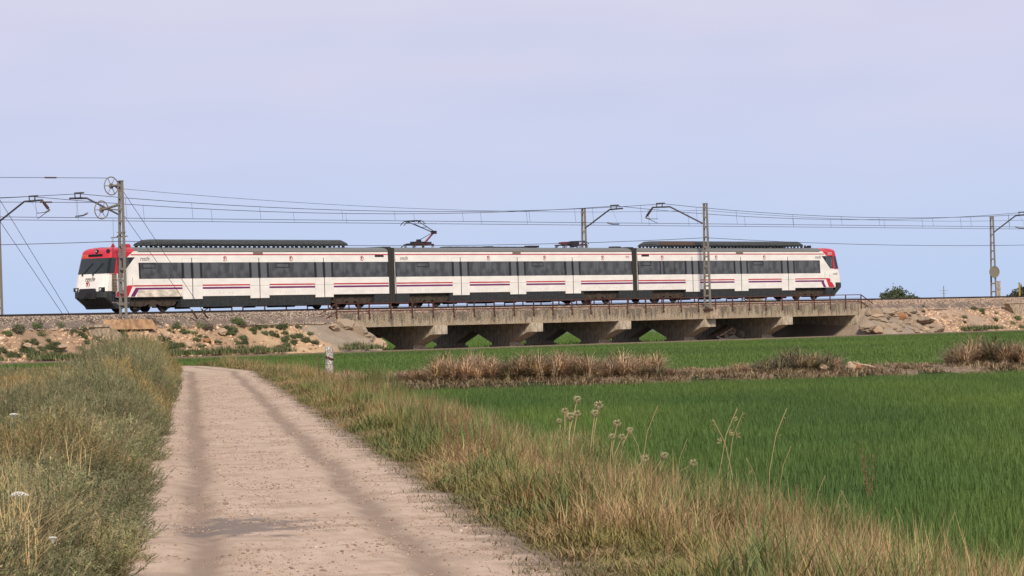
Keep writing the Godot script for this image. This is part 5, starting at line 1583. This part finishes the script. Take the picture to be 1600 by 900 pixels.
func make_left_weeds() -> void:
	var ol := [Color(0.195, 0.20, 0.09), Color(0.145, 0.165, 0.065), Color(0.26, 0.235, 0.12), Color(0.11, 0.13, 0.05), Color(0.28, 0.215, 0.125)]
	var yl := [Color(0.24, 0.22, 0.10), Color(0.17, 0.17, 0.08), Color(0.34, 0.26, 0.13), Color(0.14, 0.13, 0.07)]
	var ms := [wisp_mesh(1, 46, 1.0, 0.34, ol), wisp_mesh(2, 44, 1.0, 0.38, ol), wisp_mesh(3, 40, 1.0, 0.44, ol), wisp_mesh(4, 34, 0.95, 0.3, yl)]
	var xf := [[], [], [], []]; var cl := [[], [], [], []]
	var Z := 15.0
	while Z < 118.0:
		var dz := 0.3
		var xl := -Z * 0.17 - 1.2
		var xr := road_right(Z) - 2.85
		var cnt := (xr - xl) * dz * clampf(13.0 - Z * 0.06, 6.0, 12.0)
		for i in int(cnt + rng.randf()):
			var z := Z + rng.randf() * dz
			var x := lerpf(xl, xr, rng.randf())
			var r := road_right(z) - 2.85 - x
			x -= 0.25 * noise_a.get_noise_2d(z * 8.0, 33.0)
			var n := noise_a.get_noise_2d(x * 8.0, z * 4.0)
			var h := 0.62 + 0.0085 * (z - 20.0)
			h = lerpf(h, 1.26 + 0.15 * n, smoothstep(50.0, 80.0, z))
			h *= smoothstep(-0.2, 0.75, r) * 0.6 + 0.4
			if z > 40.0: h *= lerpf(1.0, 0.32, smoothstep(1.5, 2.6, r + n * 0.8))
			if z > 108.0: h *= 0.8
			h *= rng.randf_range(0.7, 1.12) * (1.0 + 0.35 * noise_a.get_noise_2d(x * 22.0, z * 9.0))
			if rng.randf() < 0.05: h *= 1.25
			var k := rng.randi() % 3
			if n > 0.12 and rng.randf() < 0.6 or r > 2.4 and rng.randf() < 0.45: k = 3
			xf[k].append(Transform3D(Basis(Vector3.UP, rng.randf() * TAU) * Basis(Vector3.RIGHT, rng.randf_range(-0.15, 0.15)) * Basis.from_scale(Vector3(0.9, h, 0.9)), Vector3(x, ground_y(x, z) - 0.02, -z)))
			var b := rng.randf_range(0.72, 1.2) * (1.0 + 0.55 * n)
			var dry := clampf(0.05 + 0.8 * noise_a.get_noise_2d(x * 5.0 + 30.0, z * 3.0), -0.04, 0.22)
			cl[k].append(Color(b * (1.0 + dry), b, b * (1.0 - dry)))
		Z += dz
	for k in 4: scatter("roadside_weeds", ms[k], M.leaf, xf[k], cl[k], ["wiry grey green weeds massed along the left of the track", "wiry olive weeds massed along the left of the track", "spreading grey olive weeds massed along the left of the track", "yellowing wiry weeds among the left roadside growth"][k], "weeds")
	# straw and green grass between the wiry weeds
	for kk in [[grass_mesh(45, 46, 0.22, 0.3, 0.8, 0.007, 0.5, 0.8, [Color(0.44, 0.32, 0.15), Color(0.36, 0.26, 0.12), Color(0.28, 0.24, 0.10)]), 420, "dry yellow grass among the left roadside weeds"], [grass_mesh(46, 46, 0.22, 0.25, 0.6, 0.009, 0.5, 0.8, [Color(0.13, 0.17, 0.05), Color(0.10, 0.14, 0.04), Color(0.18, 0.19, 0.07)]), 260, "fresh green grass among the left roadside weeds"]]:
		var xs := []; var cs := []
		for i in kk[1]:
			var z := 17.0 + 70.0 * pow(rng.randf(), 1.3); var x := lerpf(-z * 0.165, road_right(z) - 3.4, rng.randf())
			if noise_a.get_noise_2d(x * 9.0 + kk[1], z * 4.0) < -0.02: continue
			xs.append(Transform3D(Basis(Vector3.UP, rng.randf() * TAU).scaled(Vector3.ONE * rng.randf_range(0.8, 1.25)), Vector3(x, ground_y(x, z), -z)))
			var b := rng.randf_range(0.8, 1.15); cs.append(Color(b, b, b))
		scatter("verge_grass", kk[0], M.leaf, xs, cs, kk[2], "grass")
	# dead and green ground grass farther left, up to the railway
	var gm := grass_mesh(41, 50, 0.5, 0.1, 0.42, 0.022, 0.6, 0.8, [Color(0.16, 0.15, 0.06), Color(0.11, 0.14, 0.045), Color(0.22, 0.17, 0.09), Color(0.09, 0.11, 0.04)])
	var xg := []; var cg := []
	for i in 9000:
		var z := rng.randf_range(60.0, 215.0); var x := rng.randf_range(-z * 0.175 - 1.0, -7.0)
		var r := x - road_right(z)
		if r > -3.0 or w_of(x, z) < 7.0: continue
		var n := noise_a.get_noise_2d(x * 5.0, z * 5.0)
		if n < -0.15 and rng.randf() < 0.7: continue
		xg.append(Transform3D(Basis(Vector3.UP, rng.randf() * TAU).scaled(Vector3.ONE * rng.randf_range(0.7, 1.2)), Vector3(x, ground_y(x, z) - 0.02, -z)))
		var b := rng.randf_range(0.7, 1.15); cg.append(Color(b * (1.0 - 0.6 * n), b, b * 0.9))
	scatter("meadow_grass", gm, M.leaf, xg, cg, "rough grass between the left weeds and the railway", "grass")

func ground_hit(px: float, py: float) -> Vector3:
	var f := 5100.0; var roll := deg_to_rad(1.3462); var pitch := deg_to_rad(0.5616)
	var a := px - 800.0; var b := 450.0 - py
	var d := Basis(Vector3.RIGHT, pitch) * Vector3(a * cos(roll) + b * sin(roll), -a * sin(roll) + b * cos(roll), -f) / f
	var z := 10.0
	while z < 200.0:
		var p := Vector3(0, 1.6, 0) + d * z
		if p.y < ground_y(p.x, -p.z): return Vector3(p.x, ground_y(p.x, -p.z), p.z)
		z += 0.05
	return Vector3(0, 0, -50)

func make_accents() -> void:
	# round allium seed heads: foot in the verge, head where it stands
	var head_mesh := func(sd: int) -> ArrayMesh:
		var g := RandomNumberGenerator.new(); g.seed = sd
		var mb := MB.new()
		for i in 120:
			var d := Vector3(g.randf_range(-1, 1), g.randf_range(-1, 1), g.randf_range(-1, 1)).normalized()
			var k := g.randf_range(0.75, 1.1)
			var s := d.cross(Vector3(0.3, 1, 0.2)).normalized() * 0.16
			var u := d.cross(s).normalized() * 0.16
			mb.quad(d * k - s, d * k + u, d * k + s, d * k - u, d)
			mb.tri(d * 0.1 - s * 0.2, d * 0.1 + s * 0.2, d * k, s)
		return mb.mesh()
	var hm := [head_mesh.call(1), head_mesh.call(2)]
	var heads := [[885, 728, 905, 625, 7, "tallest of the left clump of round allium heads"], [884, 730, 885, 643, 6, "upper left head of the left allium clump"], [890, 732, 893, 651, 8, "grey head in the middle of the left allium clump"], [892, 732, 904, 647, 6.5, "right hand head of the left allium clump"], [882, 728, 876, 658, 5, "small low head of the left allium clump"], [925, 730, 938, 634, 8, "largest allium head, upper of the pair on two straight stems"], [922, 732, 932, 646, 7, "lower allium head of the pair on two straight stems"], [955, 735, 966, 662, 7, "allium head above the drooping dry stalks"], [957, 736, 986, 673, 6, "nodding allium head on a curved stalk"], [955, 737, 973, 683, 6, "brown nodding allium head below the curved stalk"], [953, 738, 958, 682, 6, "brown allium head among the drooping stalks"], [968, 775, 1009, 717, 7, "left head of the low leaning alliums"], [1010, 765, 1039, 712, 7, "middle head of the low leaning alliums"], [1050, 745, 1083, 724, 7, "right head of the low leaning alliums"]]
	var i := 0
	for q in heads:
		var foot := ground_hit(q[0], q[1] + 12.0)
		var k := -foot.z / 5100.0
		var head := foot + Vector3((q[2] - q[0]) * k, (q[1] + 12.0 - q[3]) * k, 0.02 * i - 0.1)
		var t := thing("allium_plant", q[5], "seed head", Transform3D(Basis.IDENTITY, foot), "allium seed heads on the verge")
		var mb := MB.new()
		var mid := (head - foot) * 0.55 + Vector3((q[0] - q[2]) * k * 0.25, 0, 0)
		mb.path([Vector3.ZERO, mid, head - foot], 0.006, 5)
		part("stem", mb, M.straw, t)
		var o := put("seed_head", hm[i % 2], M.allium, t)
		o.position = head - foot; o.scale = Vector3.ONE * q[4] * k
		i += 1
	# white umbels in the left weeds
	for q in [[25, 650, 0.035, "small white umbel at the left edge, highest of the three"], [33, 775, 0.055, "largest white umbel low at the left edge"], [70, 858, 0.02, "smallest white umbel near the lower left corner"]]:
		var ft := ground_hit(q[0], q[1] + 160.0)
		if -ft.z < 17.5: ft.z = -17.5
		var dep := -ft.z
		var top: float = 160.0 * dep / 5100.0
		var t := thing("umbel_flower", q[3], "flower", Transform3D(Basis.IDENTITY, ft), "white umbels in the left weeds")
		var mb := MB.new(); mb.tube(Vector3.ZERO, Vector3(0, top, 0), 0.005, 0.004, 5); part("stem", mb, M.leaf_olive, t)
		mb = MB.new()
		for n in 36:
			var a := n * 2.4; var r: float = q[2] * sqrt(n / 36.0)
			var p := Vector3(cos(a) * r, top + 0.02 - r * r * 7.0, sin(a) * r)
			mb.tube(Vector3(0, top - 0.02, 0), p, 0.001, 0.001, 3, false)
			mb.disc(p, Vector3.UP, q[2] * 0.13, 0.006, 6)
		part("flower_head", mb, M.umbel, t)
	# reddish dried weed stalks
	var dock := func(sd: int) -> ArrayMesh:
		var g := RandomNumberGenerator.new(); g.seed = sd
		var mb := MB.new()
		for s in 3:
			var tip := Vector3(g.randf_range(-0.15, 0.15), g.randf_range(0.75, 1.0), g.randf_range(-0.1, 0.1))
			mb.tube(Vector3.ZERO, tip, 0.006, 0.003, 4, false)
			for k in 70:
				var f := g.randf_range(0.25, 1.0)
				var p := tip * f; var d := Vector3(g.randf_range(-1, 1), g.randf_range(-0.4, 0.6), g.randf_range(-1, 1)) * 0.03
				mb.tri(p, p + d, p + d * 0.6 + Vector3(0.008, 0.014, 0), Vector3.UP)
		return mb.mesh()
	var dm := [dock.call(5), dock.call(6), dock.call(7)]
	M.dock = mat(Color(0.17, 0.095, 0.05), 0.9)
	for q in [[500, 600, 0.8], [520, 615, 0.7], [545, 632, 0.8], [480, 592, 0.7], [440, 575, 0.8], [588, 640, 0.6], [632, 668, 0.7], [612, 655, 0.6], [700, 725, 0.75], [720, 745, 0.7], [738, 752, 0.75], [752, 748, 0.6], [775, 735, 0.65], [690, 705, 0.6], [775, 730, 0.5], [1080, 880, 0.4], [1045, 890, 0.45], [940, 800, 0.4], [1250, 845, 0.5], [1360, 800, 0.7]]:
		var p := ground_hit(q[0], q[1])
		var o := put("dried_dock", dm[int(q[0]) % 3], M.dock)
		o.transform = Transform3D(Basis(Vector3.UP, q[0] * 0.7).scaled(Vector3.ONE * q[2]), p)
		tag(o, "reddish brown dried dock stalk in the verge grass", "weed stalk", "dried dock stalks on the verge")
		o.set_meta("ordered", true)
	# tall single grass stalks, feathery tops
	var stalk := func(sd: int, feather: bool) -> ArrayMesh:
		var g := RandomNumberGenerator.new(); g.seed = sd
		var mb := MB.new()
		mb.path([Vector3.ZERO, Vector3(0.03, 0.4, 0), Vector3(0.10, 0.75, 0.02), Vector3(0.22, 1.0, 0.03)], 0.0035, 4)
		for k in 26 if feather else 8:
			var f := g.randf_range(0.68, 1.0)
			var p := Vector3(0.03 + 0.19 * (f - 0.4) / 0.6, f, 0.02)
			var d := Vector3(g.randf_range(-0.2, 1), g.randf_range(0.1, 0.8), g.randf_range(-0.6, 0.6)) * (0.05 if feather else 0.02)
			mb.tri(p, p + d, p + d * 0.6 + Vector3(0.006, 0.012, 0), Vector3.UP)
		return mb.mesh()
	var sm := [stalk.call(1, false), stalk.call(2, true), stalk.call(3, false)]
	var n := 0
	for q in [[840, 740, 0.55, 0], [862, 742, 0.6, 1], [1000, 800, 1.05, 0], [1010, 780, 0.8, 0], [1122, 800, 1.05, 1], [1135, 795, 1.0, 1], [1150, 800, 0.95, 1], [1200, 800, 1.05, 0], [1215, 820, 0.75, 0], [1190, 810, 0.6, 1], [1270, 850, 0.6, 0], [1300, 860, 0.5, 1], [1420, 880, 0.45, 0], [1475, 893, 0.45, 0], [1583, 895, 0.4, 0], [1340, 870, 0.55, 1], [900, 760, 0.5, 0], [1055, 800, 0.75, 0], [1070, 810, 0.5, 1], [965, 770, 0.7, 0], [770, 700, 0.6, 1], [820, 720, 0.5, 1]]:
		var p := ground_hit(q[0], q[1])
		var o := put("grass_stalk", sm[q[3] if q[3] == 1 else n % 2 * 2], M.straw)
		o.transform = Transform3D(Basis(Vector3.UP, 0.5 * sin(n * 2.1) + (PI if n % 3 == 0 else 0.0)).scaled(Vector3.ONE * q[2]), p)
		tag(o, ["bare straw stalk rising above the verge grass", "feathery grass stalk rising above the verge grass"][q[3]], "grass stalk", ["bare straw stalks", "feathery grass stalks"][q[3]])
		o.set_meta("ordered", true)
		n += 1
	n = 0
	for q in [[42, 700, 0.95], [50, 690, 0.75], [70, 720, 0.8], [135, 770, 0.7], [155, 760, 0.6], [100, 730, 0.6], [20, 740, 0.5]]:
		var p := ground_hit(q[0], q[1])
		var o := put("dry_stalk", sm[n % 3], M.straw)
		o.transform = Transform3D(Basis(Vector3.UP, 0.4 * n).scaled(Vector3.ONE * q[2] * 1.1), p)
		tag(o, "dry yellow stalk in the left roadside weeds", "grass stalk", "dry stalks in the left weeds")
		o.set_meta("ordered", true)
		n += 1

# ------------------------------------------------------------------ distance
func tree(called: String, label: String, at: Vector3, lobes: Array, tone: Color, leaf: float, count: int) -> void:
	var t := thing(called, label, "tree", Transform3D(Basis.IDENTITY, at))
	var g := RandomNumberGenerator.new(); g.seed = int(absf(at.x) * 10) + 3
	var tr := MB.new(); var mb := MB.new()
	for l in lobes:
		var c := Vector3(l[0], l[1], l[2]); var r: float = l[3]
		tr.tube(Vector3(l[0] * 0.35, 0, 0), Vector3(l[0] * 0.6, c.y * 0.5, c.z * 0.5), 0.16, 0.11, 7); tr.tube(Vector3(l[0] * 0.6, c.y * 0.5, c.z * 0.5), c, 0.11, 0.04, 6)
		for i in count:
			var d := Vector3(g.randf_range(-1, 1), g.randf_range(-0.8, 1), g.randf_range(-1, 1))
			if d.length() > 1.0 or d.length() < 0.35: continue
			var clump := 0.75 + 0.35 * sin(d.x * 6.0 + l[0]) * cos(d.y * 7.0) * sin(d.z * 5.0)
			var p := c + d * r * clump * g.randf_range(0.85, 1.15)
			var k := g.randf_range(0.7, 1.25)
			mb.col = tone * k
			var u := Vector3(g.randf_range(-1, 1), g.randf_range(-0.6, 1), g.randf_range(-1, 1)).normalized() * leaf
			var s := u.cross(Vector3(g.randf_range(-1, 1), g.randf_range(-1, 1), g.randf_range(-1, 1))).normalized() * leaf * 0.45
			mb.tri(p - s, p + s, p + u, d + Vector3(0, 0.3, 0))
	part("trunk", tr, M.bark, t)
	part("crown", mb, M.leaf, t)

func make_far() -> void:
	tree("round_tree", "rounded broad tree beyond the railway right of the train", Vector3(59.0, -0.3, -500.0), [[-1.3, 3.5, 0, 1.9], [0.0, 4.1, 0.3, 1.7], [-0.2, 3.2, 0.6, 1.7], [2.2, 3.2, 0.2, 1.35], [2.9, 2.8, 0, 1.0], [-2.0, 2.7, 0.4, 1.2]], Color(0.075, 0.095, 0.05), 0.32, 3200)
	tree("bushy_tree", "dark bushy tree at the right edge behind the railway", Vector3(52.8, -0.3, -338.0), [[-0.6, 2.6, 0, 1.2], [0.3, 3.2, 0.2, 1.25], [0.9, 2.7, -0.2, 1.2], [0, 2.2, 0.4, 1.3], [1.4, 2.2, 0.2, 1.0]], Color(0.05, 0.06, 0.04), 0.26, 2600)
	var t := thing("power_pole", "distant slender power pole with crossarms on the horizon", "pole", Transform3D(Basis.IDENTITY, Vector3(119.0, -0.4, -900.0)))
	var mb := MB.new(); mb.tube(Vector3.ZERO, Vector3(0, 8.6, 0), 0.17, 0.11, 6); part("shaft", mb, M.steel, t)
	mb = MB.new(); mb.bar(Vector3(-1.1, 7.3, 0), Vector3(1.1, 7.3, 0), 0.08, 0.09); mb.bar(Vector3(-0.7, 6.5, 0), Vector3(0.7, 6.5, 0), 0.08, 0.09); part("crossarm", mb, M.steel, t)
